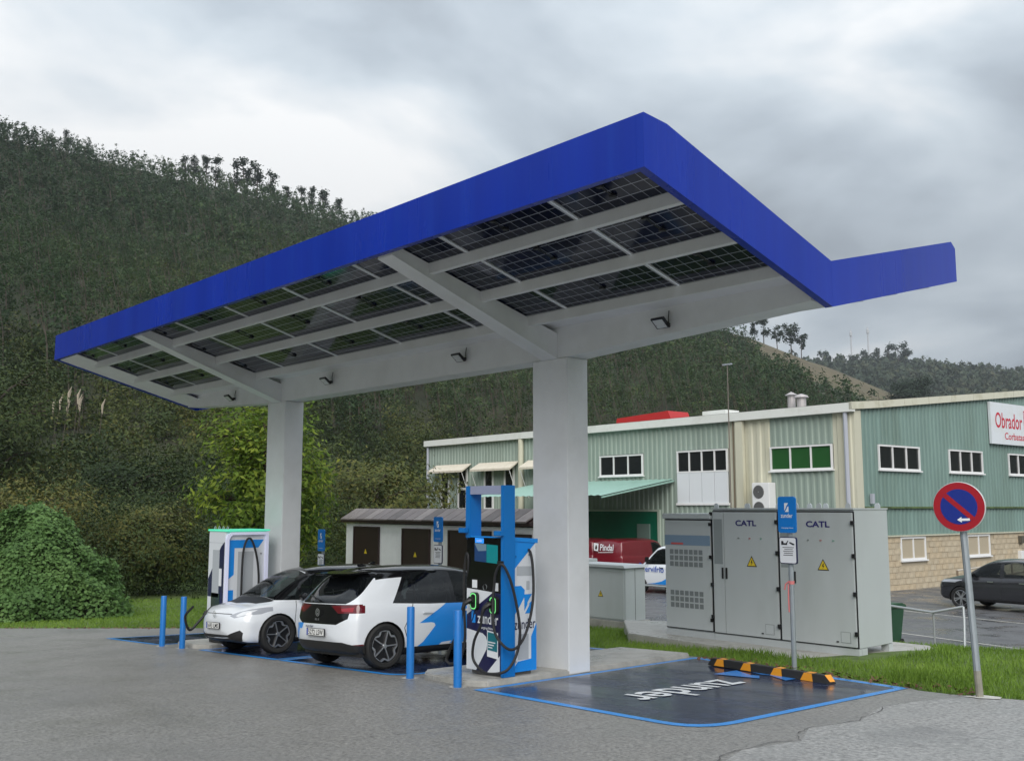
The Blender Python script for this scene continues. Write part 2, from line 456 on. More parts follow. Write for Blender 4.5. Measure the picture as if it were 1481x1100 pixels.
gr = lettering('zunder', gpos(-8.47, 11.28), (0, -1, -PL(0, -1)*-1*0+.014), (1, 0, .045), 2.05, .72, M_softwhite, bayA, bold=.012, off=.002)
M_dblue = mat('bay_emblem_blue', (.02, .2, .6), .3, dirt=(.05, .1, .2), dscale=5)
emblem(gpos(-8.85, 12.3), (0, -1, .014), (1, 0, .045), .62, 1.15, M_dblue, bayA, off=.002)

# kerbed islands under the chargers and columns
def island(poly, h, label):
    v = [(x, y, PL(x, y)-.05) for x, y in poly]+[(x, y, PL(x, y)+h) for x, y in poly]; n = len(poly)
    mb = MB().add(v, [tuple(range(n, 2*n))]+[(i, (i+1) % n, n+(i+1) % n, n+i) for i in range(n)])
    o = mb.build('concrete_island', M_conc, bevel=.02); tag(o, label, 'traffic island', 'charging islands'); return o
ISH = .075
island([(-11.75, 8.86), (-10.62, 8.72), (-10.36, 8.85), (-10.52, 13.3), (-12.1, 13.4), (-12.1, 9.15)], ISH, 'low wet concrete island under the near blue and navy charger')
island([(-20.25, 8.95), (-19.2, 8.8), (-18.85, 9.0), (-18.85, 13.3), (-20.4, 13.3), (-20.4, 9.2)], ISH, 'low concrete island under the far white charger')

# factory yard behind the verge
struct(sheet('factory_yard', [(-38, 21.6), (-5, 22.0), (3, 22.6), (45, 26), (45, 80), (-18, 80), (-38, 38)], M_yard, .0, zf=lambda x, y: YARD+.03))
M_line = mat('yard_line_paint', (.5, .49, .44), .6, dirt=(.14, .14, .14), dscale=5, damt=.8)
YZ = YARD+.036
yl = MB()
for (x0, y0, x1, y1, w) in [(-17.5, 27.3, -9.5, 25.4, .09), (-11.6, 23.2, -8.2, 27.3, .09), (-21, 33, -6, 29.8, .09)]:
    d = Vector((x1-x0, y1-y0)).normalized(); n_ = Vector((-d.y, d.x))*w/2
    yl.add([(x0+n_.x, y0+n_.y, YZ), (x0-n_.x, y0-n_.y, YZ), (x1-n_.x, y1-n_.y, YZ), (x1+n_.x, y1+n_.y, YZ)], [(0, 1, 2, 3)])
struct(yl.build('yard_marking', M_line, fix=False))

# ------------------------------------------------------------------ solar canopy
M_blue = mat('canopy_blue_sheet', (.0, .023, .32), .24, var=.15, vscale=1.3, rvar=.08, spec=.34, dirt=(.004, .042, .37), dscale=5, damt=.4, stretch=(1, 1, .07))
M_steel = mat('white_painted_steel', (.7, .715, .73), .42, var=.04, vscale=2.5, dirt=(.5, .5, .48), dscale=.8, damt=.35)
M_alu = mat('aluminium_frame', (.55, .56, .57), .4, metal=.6)
M_black = mat('black_plastic', (.012, .012, .013), .42)
M_rub = mat('black_rubber', (.015, .015, .016), .6)
XL, XR, YF, YK, YB = -23.72, -6.2, 7.3, 10.7, 14.08
ZFr, ZK, ZB_ = 5.07, 4.13, 4.95
def zs(y): return ZFr+(ZK-ZFr)*(y-YF)/(YK-YF) if y <= YK else ZK+(ZB_-ZK)*(y-YK)/(YB-YK)
can = thing('solar_canopy', 'blue edged white steel solar canopy on two columns over the charging bays', 'canopy', (-15, 10.6, -.7))
O = Vector(can.location)
def loc(v): return [(p[0]-O.x, p[1]-O.y, p[2]-O.z) for p in v]
def cbuild(mb, name, m, parent=can, **k):
    mb.v = loc(mb.v); return mb.build(name, m, parent, **k)
FH = .56
# fascia bands: front, right side (bent), left side, back
mb = MB(); t = .05
segs = [XL, -18.0, -13.93, -11.4, XR]
for a, b in ((XL+.102, -13.93), (-13.925, XR-.102)):
    f_ = MB(); f_.add([(a, YF, ZFr), (b, YF, ZFr), (b, YF, ZFr+FH), (a, YF, ZFr+FH), (a, YF+.09, ZFr), (b, YF+.09, ZFr), (b, YF+.04, ZFr+FH), (a, YF+.04, ZFr+FH)],
      [(0, 1, 2, 3), (7, 6, 5, 4), (0, 4, 5, 1), (3, 2, 6, 7), (0, 3, 7, 4), (1, 5, 6, 2)])
    cbuild(f_, 'fascia_sheet', M_blue)
def side_fascia(x, s):
    """bent end fascia: polygon in y,z"""
    top = [(YF, ZFr+FH), (YF+.36, zs(YF+.36)+FH+.07), (YK, ZK+FH), (YB-.12, ZB_+FH), (YB, ZB_+FH-.08)]
    bot = [(YF, ZFr), (YF+.36, zs(YF+.36)), (YK, ZK), (YB-.12, ZB_-.03), (YB, ZB_)]
    for i in range(4):
        if i in (0,): continue
        a, b = i, i+1
        if i == 1: tt, bb = [top[0], top[1], top[2]], [bot[0], bot[2]]
        elif i == 2: tt, bb = [top[2], top[3], top[4]], [bot[2], bot[4]]
        else: continue
        poly = tt+bb[::-1]
        m_ = MB(); m_.prism([(p[0]+(.002 if i == 2 else 0), p[1]) for p in poly], x, x-s*.1, 'x')
        cbuild(m_, 'fascia_sheet', M_blue)
side_fascia(XR, 1); side_fascia(XL, -1)
f_ = MB().box(XL+.12, XR-.12, YB-.06, YB-.01, ZB_, ZB_+FH-.1); cbuild(f_, 'fascia_sheet', M_blue)
# white lining inside the left fascia
y0, y1 = YF+.1, 10.44
f_ = MB().add([(XL+.102, y0, zs(y0)+.02), (XL+.102, y1, zs(y1)+.02), (XL+.72, y1, zs(y1)+.14), (XL+.72, y0, zs(y0)+.14), (XL+.102, y0, zs(y0)+.04), (XL+.102, y1, zs(y1)+.04), (XL+.72, y1, zs(y1)+.158), (XL+.72, y0, zs(y0)+.158)],
  [(0, 1, 2, 3), (7, 6, 5, 4), (0, 4, 5, 1), (3, 2, 6, 7), (0, 3, 7, 4), (1, 5, 6, 2)])
cbuild(f_, 'end_lining', M_steel)
# columns
COLX = (-10.78, -19.12); CW, CY0, CY1 = .375, 10.42, 10.86
for cxx in COLX:
    g0 = PL(cxx, 10.6)+.02
    c_ = MB().box(cxx-CW, cxx+CW, CY0, CY1, g0, 3.97); cbuild(c_, 'column', M_steel, bevel=.012)
# longitudinal beam, tapering over the cantilevers
zbm = 3.975
prof = [(XL+.14, ZK+.06), (-19.5, zbm), (-10.4, zbm), (XR-.13, ZK+.06), (XR-.13, ZK+.36), (XL+.14, ZK+.36)]
b_ = MB().prism(prof, 10.44, 10.84, 'y'); cbuild(b_, 'main_beam', M_steel)
# purlins under the panels
for i, yp in enumerate((8.02, 8.94, 9.83)):
    zt_ = zs(yp)
    p_ = MB().box(XL+.5, XR-.105, yp, yp+.018, zt_+.034, zt_+.158)
    p_.box(XL+.5, XR-.105, yp, yp+.085, zt_+.02, zt_+.034)
    cbuild(p_, 'purlin', M_steel)
    yb = 2*YK-yp; zt_ = zs(yb); p_ = MB().box(XL+.14, XR-.105, yb-.05, yb+.05, zt_, zt_+.2); cbuild(p_, 'purlin', M_steel)
pz0, pz1 = zs(9.85)+.158, 4.43
cbuild(MB().prism([(9.85, pz0), (10.5, pz1), (10.5, pz1+.02), (9.85, pz0+.02)], XL+.14, XR-.11, 'x'), 'soffit_plate', M_steel)
# ribs at the columns, deepening towards the column
for cxx in COLX:
    x0, x1 = cxx-.165, cxx+.165
    y0, y1 = YF+.1, CY0+.02
    r_ = MB().prism([(y0, zs(y0)+.02), (y1, 3.985), (y1, zs(y1)+.15), (y0, zs(y0)+.16)], x0+.012, x1-.012, 'x')
    cbuild(r_, 'rib', M_steel)
    r_ = MB().prism([(y0, zs(y0)), (y1, 3.96), (y1, 3.982), (y0, zs(y0)+.018)], x0, x1, 'x')
    cbuild(r_, 'rib_flange', M_steel)
    y0, y1 = CY1-.02, YB-.1
    r_ = MB().prism([(y0, 3.985), (y1, zs(y1)-.01), (y1, zs(y1)+.09), (y0, zs(y0)+.09)], x0+.03, x1-.03, 'x'); cbuild(r_, 'rib', M_steel)
# solar panels: dark glass with printed cell grid
def panel_mat():
    m = bpy.data.materials.new('solar_cells'); m.use_nodes = True
    t = m.node_tree; ns = t.nodes; lk = t.links.new; b = ns['Principled BSDF']
    tcn = ns.new('ShaderNodeTexCoord'); sp = ns.new('ShaderNodeSeparateXYZ'); lk(tcn.outputs['Object'], sp.inputs[0])
    def lines(sock, period, w):
        a = ns.new('ShaderNodeMath'); a.operation = 'DIVIDE'; lk(sock, a.inputs[0]); a.inputs[1].default_value = period
        f = ns.new('ShaderNodeMath'); f.operation = 'FRACT'; lk(a.outputs[0], f.inputs[0])
        d = ns.new('ShaderNodeMath'); d.operation = 'LESS_THAN'; lk(f.outputs[0], d.inputs[0]); d.inputs[1].default_value = w/period
        return d.outputs[0]
    la, lb = lines(sp.outputs[0], .164, .006), lines(sp.outputs[1], .164, .009)
    mxn = ns.new('ShaderNodeMath'); mxn.operation = 'MAXIMUM'; lk(la, mxn.inputs[0]); lk(lb, mxn.inputs[1])
    mc = ns.new('ShaderNodeMix'); mc.data_type = 'RGBA'; lk(mxn.outputs[0], mc.inputs[0]); mc.inputs[6].default_value = (.004, .007, .022, 1); mc.inputs[7].default_value = (.34, .36, .4, 1)
    lk(mc.outputs[2], b.inputs['Base Color']); b.inputs['Roughness'].default_value = .08; b.inputs['Specular IOR Level'].default_value = .22
    return m
M_pv = panel_mat()
seams = [XL+.12, -21.83, -19.83, -17.83, -15.83, -13.83, -11.83, -9.83, -7.83, XR-.12]
rows = [(YF+.1, 8.05), (8.05, 8.97), (8.97, 9.85)]
for side in (0, 1):
    for (a, b) in rows:
        for i in range(len(seams)-1):
            x0, x1 = seams[i]+.012, seams[i+1]-.012
            ya, yb = (a+.005, b-.005) if side == 0 else (2*YK-b+.005, 2*YK-a-.005)
            za_, zb_ = zs(ya)+.175, zs(yb)+.175
            o_ = Vector(((x0+x1)/2, (ya+yb)/2, (za_+zb_)/2)); w, d = (x1-x0)/2, (yb-ya)/2; s = (zb_-za_)/2
            mm = MB()
            mm.add([(-w+.02, -d+.02, -s), (w-.02, -d+.02, -s), (w-.02, d-.02, s), (-w+.02, d-.02, s), (-w+.02, -d+.02, -s+.02), (w-.02, -d+.02, -s+.02), (w-.02, d-.02, s+.02), (-w+.02, d-.02, s+.02)],
                   [(0, 3, 2, 1), (4, 5, 6, 7), (0, 1, 5, 4), (1, 2, 6, 5), (2, 3, 7, 6), (3, 0, 4, 7)])
            p = mm.build('solar_panel', M_pv, can, loc=o_-O)
            fr_ = MB(); oq = [(-w, -d), (w, -d), (w, d), (-w, d)]; iq = [(-w+.03, -d+.012), (w-.03, -d+.012), (w-.03, d-.012), (-w+.03, d-.012)]
            fv = [(a_, b_, s*b_/d+h_) for h_ in (-.012, .022) for q_ in (oq, iq) for a_, b_ in q_]
            fr_.add(fv, [(k, (k+1) % 4, 4+(k+1) % 4, 4+k) for k in range(4)]+[(8+k, 12+k, 12+(k+1) % 4, 8+(k+1) % 4) for k in range(4)]+[(k, 8+k, 8+(k+1) % 4, (k+1) % 4) for k in range(4)]+[(4+k, 4+(k+1) % 4, 12+(k+1) % 4, 12+k) for k in range(4)])
            fr_.build('panel_frame', M_alu, p)
            if side == 0:
                jb = MB()
                def J(f, zo): return (0, -d+2*d*f, -s+2*s*f+zo)
                for f in (.3, .62):
                    q = J(f, -.02); jb.box(-.035, .035, q[1]-.03, q[1]+.03, q[2]-.012, q[2]+.012)
                jb.tube([J(.3, -.022), J(.62, -.022)], .008, 4); jb.build('junction_box', M_black, p)
# flood lights on the beam
for i, (lx, lz) in enumerate([(-21.07, 4.2), (-16.95, 4.2), (-12.8, 4.2), (-8.5, 4.19)]):
    which = ['leftmost of the four', 'second from the left', 'just left of the near column', 'rightmost of the four'][i]
    fl = thing('flood_light', 'small black flood light on the canopy beam, '+which, 'flood light', (lx, 10.44, lz), group='canopy flood lights')
    b_ = MB(); b_.box(-.02, .02, -.07, 0, -.03, .03); b_.tube([(-.09, -.07, .0), (-.09, -.2, -.02)], .012, 6); b_.tube([(.09, -.07, 0), (.09, -.2, -.02)], .012, 6); b_.box(-.1, .1, -.085, -.06, -.012, .012)
    b_.build('bracket', M_black, fl)
    h_ = MB().add([(-.14, -.3, .07), (.14, -.3, .07), (.14, -.12, -.075), (-.14, -.12, -.075), (-.14, -.275, .1), (.14, -.275, .1), (.14, -.095, -.045), (-.14, -.095, -.045)], [(0, 1, 2, 3), (7, 6, 5, 4), (0, 4, 5, 1), (1, 5, 6, 2), (2, 6, 7, 3), (3, 7, 4, 0)])
    h_.build('housing', M_black, fl, bevel=.006)
    MB().add([(-.105, -.2875, .048), (.105, -.2875, .048), (.105, -.1445, -.067), (-.105, -.1445, -.067)], [(0, 1, 2, 3)]).build('lens', mat('lamp_lens', (.55, .57, .57), .2), fl, fix=False)
    fl.scale = (.8, .8, .8)
    MB().tube([(.03, -.02, .02), (.035, -.03, .12), (.03, -.005, .24)], .008, 5).build('cable', M_black, fl)
# ------------------------------------------------------------------ factory
M_green = mat('sage_green_sheet', (.29, .355, .31), .45, var=.1, vscale=1.2, dirt=(.2, .245, .2), dscale=.5, damt=.5, stretch=(1, 1, .25))
M_green2 = mat('teal_green_sheet', (.18, .27, .245), .45, var=.1, vscale=1.2, dirt=(.11, .16, .13), dscale=.5, damt=.55, stretch=(1, 1, .25))
M_cream = mat('cream_sheet', (.57, .555, .44), .5, var=.06, vscale=2, dirt=(.4, .37, .24), dscale=.7, damt=.5, stretch=(1, 1, .2))
M_eave = mat('white_eave_trim', (.74, .75, .72), .45, dirt=(.5, .5, .44), dscale=.9, damt=.5)
M_wframe = mat('white_window_frame', (.78, .78, .78), .35)
M_pane = mat('dark_pane', (.012, .014, .016), .06, spec=.6)
M_gpane = mat('green_pane', (.02, .09, .025), .12, spec=.5)
M_stones = [mat('beige_block_%s' % n, c, .85, var=.14, vscale=6, bump=.4, bscale=25, dirt=(.3, .23, .14), dscale=1.1, damt=.5) for n, c in (('pale', (.5, .425, .31)), ('mid', (.47, .395, .285)), ('warm', (.5, .41, .285)))]
M_mortar = mat('mortar', (.42, .36, .265), .9)
M_dgreen = mat('dark_green_door', (.0, .11, .06), .5, var=.1, vscale=1)
M_moss = mat('mossy_ledge', (.08, .12, .04), .8, var=.5, vscale=2.5)
M_grey = mat('grey_pipe', (.42, .44, .5), .5)
M_red = mat('red_sheet', (.42, .02, .02), .45)
fac = thing('factory', 'sage green corrugated factory with cream strips and a beige block base', 'factory', (-20.86, 37.1, YARD), (0, 0, R(-3.13)))
def corr(name, a0, a1, z0, z1, m, axis='x', off=0, pitch=.3, d=.05):
    """trapezoid corrugated sheet; axis x: faces -y at y=off, axis y: faces +x at x=off"""
    n = max(1, round((a1-a0)/pitch)); p = (a1-a0)/n; pts = []
    for i in range(n):
        s = a0+i*p; pts += [(s, 0), (s+p*.42, 0), (s+p*.54, d), (s+p*.88, d)]
    pts.append((a1, 0)); v = []
    for s, h in pts:
        for z in (z0, z1(s) if callable(z1) else z1): v.append((s, off-h, z) if axis == 'x' else (off+h, s, z))
    f = [(2*i, 2*i+2, 2*i+3, 2*i+1) for i in range(len(pts)-1)]
    return MB().add(v, f).build(name, m, fac, fix=False)
# inner carcass so that the sheets have something behind them
FD = 30.0
MB().prism([(.12, 0), (FD-.1, 0), (FD-.1, 7.3), (15.3, 8.9), (.12, 7.3)], -30.3, -.12, 'x').build('inner_wall', mat('inner_wall_grey', (.2, .22, .2), .8), fac)
long_secs = [(-.9, -.02, M_cream, .42, None), (-4.02, -.9, M_green, .3, (4.93, 6.0)), (-6.3, -4.02, M_cream, .42, None), (-9.38, -6.3, M_green, .3, (3.58, 6.05)),
             (-11.55, -9.38, M_green, .3, None), (-14.65, -11.55, M_green, .3, (4.93, 6.03)), (-20.85, -14.65, M_green, .3, None)]
for a, b, m, pt, hole in long_secs:
    if hole is None: corr('wall_sheet', a, b, 0, 7.32, m, pitch=pt)
    else:
        corr('wall_sheet', a, b, 0, hole[0], m, pitch=pt); corr('wall_sheet', a, b, hole[1], 7.32, m, pitch=pt)
tall = [(-28.88, -28.02), (-27.1, -26.15), (-24.45, -23.57), (-22.55, -21.65)]
edges = [-30.4]+[v for t_ in tall for v in t_]+[-20.85]
for i in range(0, len(edges)-1, 2): corr('wall_sheet', edges[i], edges[i+1], 0, 7.32, M_green, pitch=.28)
for a, b in tall: corr('wall_sheet', a, b, 5.7, 7.32, M_green, pitch=.28)
def window(x0, x1, z0, z1, nx, axis='x', off=0, pm=M_pane, ny=1, fr=.07, sill=True, sub=None):
    """framed window with separate panes; axis as in corr"""
    def Bx(a, b, c, d, e0, e1):  # along, depth (outwards), z
        mb_ = MB()
        if axis == 'x': mb_.box(a, b, off-d, off-c, e0, e1)
        else: mb_.box(off+c, off+d, a, b, e0, e1)
        return mb_
    w = Bx(x0, x1, -.06, .0, z0, z1).build('window', mat('window_reveal', (.08, .09, .09), .6), fac)
    f_ = MB()
    def Add(*a): q = Bx(*a); f_.add(q.v, q.f)
    Add(x0, x1, .0, .09, z0, z0+fr); Add(x0, x1, .0, .09, z1-fr, z1); Add(x0, x0+fr, .0, .088, z0+fr, z1-fr); Add(x1-fr, x1, .0, .088, z0+fr, z1-fr)
    for i in range(1, nx):
        c = x0+(x1-x0)*i/nx; Add(c-fr*.4, c+fr*.4, .0, .084, z0+fr, z1-fr)
    for j in range(1, ny):
        c = z0+(z1-z0)*j/ny; Add(x0+fr, x1-fr, .0, .08, c-fr*.7, c+fr*.7)
    f_.build('frame', M_wframe, w)
    if sill: Bx(x0-.06, x1+.06, .0, .15, z0-.06, z0-.002).build('sill', M_wframe, w)
    for i in range(nx):
        for j in range(ny):
            a, b = x0+(x1-x0)*i/nx+fr*.5, x0+(x1-x0)*(i+1)/nx-fr*.5; c, d = z0+(z1-z0)*j/ny+fr*.5, z0+(z1-z0)*(j+1)/ny-fr*.5
            Bx(a, b, .005, .03, c, d).build('pane', pm, w)
    return w
window(-4.0, -.93, 4.95, 5.98, 3, pm=M_gpane)
w2 = window(-9.35, -6.33, 5.0, 6.03, 4, sill=False)
for i in range(4):
    a = -9.35+3.02*i/4; MB().box(a+.015, a+.74, -.09, -.0, 3.6, 4.99).build('infill_panel', mat('white_infill', (.72, .75, .78), .3), w2)
MB().box(-9.4, -6.28, -.12, 0, 3.5, 3.6).build('sill', M_wframe, w2)
window(-14.62, -11.58, 4.96, 6.0, 3)
for a, b in tall: window(a, b, .9, 5.7, 1, ny=4, fr=.1, sill=False)
M_awn = mat('cream_blind', (.66, .6, .5), .7, dirt=(.5, .44, .34), dscale=3)
for a, b in ((-29.4, -25.75), (-24.95, -21.2), (-20.4, -18.6)):
    aw = MB().add([(a, -.06, 6.0), (b, -.06, 6.0), (b, -.75, 5.6), (a, -.75, 5.6), (a, -.75, 5.48), (b, -.75, 5.48), (a, -.06, 5.95), (b, -.06, 5.95)], [(0, 1, 2, 3), (3, 2, 5, 4), (4, 5, 7, 6), (0, 3, 4, 6), (1, 7, 5, 2)]).build('window_blind', M_awn, fac)
    s_ = MB()
    for e_ in (a+.08, b-.08): s_.tube([(e_, -.72, 5.52), (e_, -.06, 3.9)], .02, 6)
    s_.build('stay', M_wframe, aw)
# loading bay awning, recess and door
M_awn2 = mat('pale_green_awning', (.26, .42, .36), .45, dirt=(.18, .3, .25), dscale=.8)
v = []; nA = 44; p = 9.6/nA
for i in range(nA+1):
    x = -19.2+i*p; h = .035*(i % 2)
    v += [(x, -.06, 4.72+h), (x, -4.8, 3.92+h)]
MB().add(v, [(2*i, 2*i+1, 2*i+3, 2*i+2) for i in range(nA)]).build('awning_sheet', M_awn2, fac, fix=False)
MB().prism([(-.06, 4.68), (-4.78, 3.88), (-4.78, 3.82), (-.06, 4.6)], -9.62, -9.55, 'x').build('awning_edge', M_awn2, fac)
MB().box(-15.6, -10.6, -.1, -.05, 0, 3.2).build('loading_door', M_dgreen, fac)
MB().box(-18.9, -15.7, -.1, -.05, 0, 3.2).build('loading_door', M_dgreen, fac)
fr_ = MB(); fr_.box(-15.75, -15.6, -.14, -.05, 0, 3.3); fr_.box(-10.6, -10.45, -.14, -.05, 0, 3.3); fr_.box(-15.6, -10.6, -.14, -.05, 3.2, 3.3)
fr_.build('door_frame', mat('pale_door_frame', (.4, .47, .4), .5), fac)
MB().box(-11.9, -11.1, -.2, -.1, 1.6, 2.6).build('switch_box', mat('greenish_grey_box', (.14, .2, .18), .5), fac)
# trims
MB().box(-30.55, .18, -.28, -.03, 7.22, 7.58).build('eave_trim', M_eave, fac)
f_ = MB()
for k in range(8):
    y0, y1 = -.28+k*2.0, -.28+(k+1)*2.0-.03
    if y1 > 15.3: y1 = 15.3
    z0, z1 = 7.3+1.6*max(0, y0)/15.3, 7.3+1.6*y1/15.3
    f_.add([(.06, y0, z0), (.06, y1, z1), (.06, y1, z1+.3), (.06, y0, z0+.3), (.2, y0, z0), (.2, y1, z1), (.2, y1, z1+.3), (.2, y0, z0+.3)], [(0, 1, 2, 3), (7, 6, 5, 4), (0, 4, 5, 1), (3, 2, 6, 7), (0, 3, 7, 4), (1, 5, 6, 2)])
f_.build('gable_trim', mat('cream_gable_trim', (.62, .61, .5), .5, dirt=(.35, .33, .2), dscale=1.2), fac)
MB().add([(.2, -.28, 7.59), (.2, 15.3, 9.2), (-30.5, 15.3, 9.2), (-30.5, -.28, 7.59)], [(0, 1, 2, 3)]).build('roof', mat('roof_sheet', (.4, .42, .41), .5), fac, fix=False)
MB().add([(.2, 15.3, 9.2), (.2, 30.2, 7.59), (-30.5, 30.2, 7.59), (-30.5, 15.3, 9.2)], [(0, 1, 2, 3)]).build('roof', mat('roof_sheet', (.4, .42, .41), .5), fac, fix=False)
MB().tube([(-.2, -.16, 0), (-.2, -.16, 7.2)], .09, 8).build('downpipe', M_grey, fac, smooth=True)
MB().tube([(-30.3, -.12, 0), (-30.3, -.12, 7.2)], .08, 8).build('downpipe', M_grey, fac, smooth=True)
MB().tube([(-20.9, -.16, 0), (-20.9, -.16, 7.2)], .16, 10).build('downpipe', M_cream, fac, smooth=True)
MB().box(-5.75, -5.35, -.22, -.05, 0, 7.2).build('pilaster', M_cream, fac)
MB().tube([(-5.95, -.1, 0), (-5.95, -.1, 7.2)], .03, 6).build('conduit', mat('rusty_conduit', (.2, .15, .1), .7), fac)
MB().prism([(-15, 7.6), (-11.0, 7.6), (-11.3, 8.2), (-14.9, 8.05)], 1.5, 3.0, 'y').build('roof_hatch', M_red, fac)
MB().box(-8.8, -7.4, 1.2, 2.2, 7.7, 7.95).build('roof_light', M_eave, fac)
vt = MB(); vt.lathe([(.2, 7.6), (.2, 8.15)], 12, o=(-3.2, 1.2, 0)); vt.lathe([(.32, 8.15), (.26, 8.24), (0.02, 8.32)], 12, o=(-3.2, 1.2, 0)); vt.lathe([(.17, 7.6), (.17, 8.35)], 12, o=(-4.0, 1.6, 0)); vt.lathe([(.3, 8.35), (.02, 8.5)], 12, o=(-4.0, 1.6, 0))
vt.build('roof_vent', mat('dull_vent_metal', (.45, .42, .42), .5, metal=.3), fac)
ac = box('air_conditioner', -4.65, -3.75, -.55, -.08, 3.0, 4.45, M_wframe, fac, bevel=.02)
for z in (3.36, 4.06): MB().lathe([(.29, -.553), (.27, -.575), (.05, -.565), (.02, -.57)], 16, 'y', (-4.3, 0, z)).build('fan_grille', mat('fan_grey', (.1, .1, .1), .5), ac)
# gable side
gw = [(1.72, 4.95), (7.42, 10.5), (13.05, 16.1), (19, 22), (24.5, 27.5)]
prev = .5
def gab_top(y): return 7.3+1.6*(1-abs(y-15.3)/15.3)
for a, b in gw+[(FD, FD)]:
    corr('wall_sheet', prev, a, 3.4, lambda y: gab_top(y)+.03, M_green2, 'y', .0)
    if b > a:
        corr('wall_sheet', a, b, 3.4, 4.94, M_green2, 'y', .0); corr('wall_sheet', a, b, 6.0, lambda y: gab_top(y)+.03, M_green2, 'y', .0)
        window(a+.01, b-.01, 4.95, 5.98, 3, 'y')
    prev = b
MB().box(-.03, .1, .0, .48, 0, 7.3).build('corner_trim', M_cream, fac)
corr('wall_band', .5, FD, 2.26, 3.36, M_green2, 'y', .1)
MB().box(.0, .24, .5, FD, 3.36, 3.43).build('ledge', M_moss, fac)
MB().box(.0, .2, .5, FD, 2.2, 2.255).build('drip_rail', M_cream, fac)
MB().box(-.02, .1, .5, FD, 0, 2.2).build('base_wall', M_mortar, fac)
lw = [(2.97, 4.95), (8.5, 10.6), (14.2, 16.2)]
bm_ = MB().box(0, .07, .008, .492, .006, .244); proto = None
rowi = 0
for j in range(9):
    z = j*.2444
    for i in range(30):
        y = .5+(i-(.5 if j % 2 else 0))*.5
        if y < .5 or y > 15.2: continue
        if any(y+.5 > a+.03 and y < b-.03 and z+.24 > 1.2 for a, b in lw): continue
        k = random.randrange(3)
        if proto is None: proto = {}
        if k not in proto:
            mq = MB().box(0, .025, .008, .492, .006, .238); o_ = mq.build('stone_block', M_stones[k], fac, bevel=.006); proto[k] = o_.data
        else:
            o_ = bpy.data.objects.new('stone_block', proto[k]); C.objects.link(o_); o_.parent = fac
        o_.location = (.1+random.uniform(-.006, .006), y, z)
for a, b in lw: window(a, b, 1.22, 2.18, 2, 'y', .06, pm=mat('grey_pane', (.12, .12, .12), .15, spec=.5), fr=.08)
box('meter_box', .11, .3, 13.3, 13.7, .85, 1.35, M_wframe, fac, .01)
box('wall_lamp', .11, .3, 13.4, 13.75, 1.7, 2.05, mat('lamp_dark', (.1, .09, .07), .5), fac, .02)
box('cable_box', .1, .22, .9, 1.05, 3.55, 3.95, M_grey, fac)
# sign board on the gable
sb = thing('sign_board', 'white shop sign board with red lettering on the green gable', 'sign', (-20.86, 37.1, YARD), (0, 0, R(-3.13)))
M_sign = mat('sign_white', (.7, .74, .78), .4, dirt=(.6, .6, .55), dscale=1)
MB().box(.1, .22, 11.2, 17.4, 6.38, 8.36).build('board', M_sign, sb)
M_sred = mat('sign_red', (.55, .02, .05), .45)
lettering('Obrador', (.222, 11.62, 7.15), (0, 1, 0), (0, 0, 1), 2.75, .75, M_sred, sb, bold=.012, shear=.04)
lettering('Corbatas de', (.222, 12.5, 6.62), (0, 1, 0), (0, 0, 1), 2.7, .34, M_sred, sb, bold=.012)
for a, b, c, d in ((14.55, 14.6, 6.98, 8.1), (16.3, 16.35, 6.98, 8.1), (14.6, 16.3, 6.98, 7.14), (14.6, 16.3, 8.05, 8.1)):
    decal('sign_frame', [(a, c), (b, c), (b, d), (a, d)], (.222, 0, 0), (0, 1, 0), (0, 0, 1), M_sred, sb)

# tall thin street lamp behind the factory wall
lp = thing('lamp_post', 'thin tall lamp post rising above the cream strip of the factory', 'lamp post', (-26.2, 36.2, YARD))
MB().tube([(0, 0, 0), (0, 0, 9.6)], [.035, .022], 8).build('pole', mat('lamp_rust', (.16, .14, .12), .6), lp, smooth=True)
MB().box(-.25, .25, -.06, .06, 9.6, 9.66).build('lamp_head', M_grey, lp, bevel=.02)

# ------------------------------------------------------------------ transformer hut
hut = thing('transformer_hut', 'low white hut with brown doors and a brown tiled roof edge', 'hut', (-26.15, 16.72, -1.38), (0, 0, R(-3.13)))
M_render = mat('white_render', (.86, .85, .84), .8, var=.04, vscale=3, dirt=(.5, .48, .45), dscale=.8, damt=.4)
M_brown = mat('dark_brown_metal', (.032, .016, .014), .45, var=.15, vscale=2)
M_tile = [mat('brown_tile_%s' % n, c, .4, var=.2, vscale=4) for n, c in (('dark', (.1, .08, .075)), ('mid', (.17, .14, .135)), ('pale', (.23, .195, .185)))]
HL = 8.8
MB().box(0, HL, 0, 1.4, 0, 2.66).build('wall', M_render, hut)
MB().box(-.12, HL+.05, -.14, 1.5, 2.69, 2.76).build('eave', M_brown, hut)
x = -.1; k = 0
while x < HL-.5:
    w = .44
    t_ = MB().add([(x+.012, -.16, 2.765), (x+w-.012, -.16, 2.765), (x+w-.012+.2, .26, 3.06), (x+.012+.2, .26, 3.06), (x+.012, -.16, 2.80), (x+w-.012, -.16, 2.80), (x+w+.188, .26, 3.1), (x+.212, .26, 3.1)], [(0, 3, 2, 1), (4, 5, 6, 7), (0, 1, 5, 4), (1, 2, 6, 5), (2, 3, 7, 6), (3, 0, 4, 7)])
    t_.build('roof_tile', M_tile[random.choice([0, 1, 1, 2, 2]) if k != 16 else 0], hut); x += w; k += 1
MB().prism([(-.1, 2.763), (.25, 3.04), (1.2, 3.04), (1.5, 2.763)], -.1, HL+.03, 'x').build('roof_deck', M_brown, hut)
M_yel = mat('warning_yellow', (.75, .55, .03), .4)
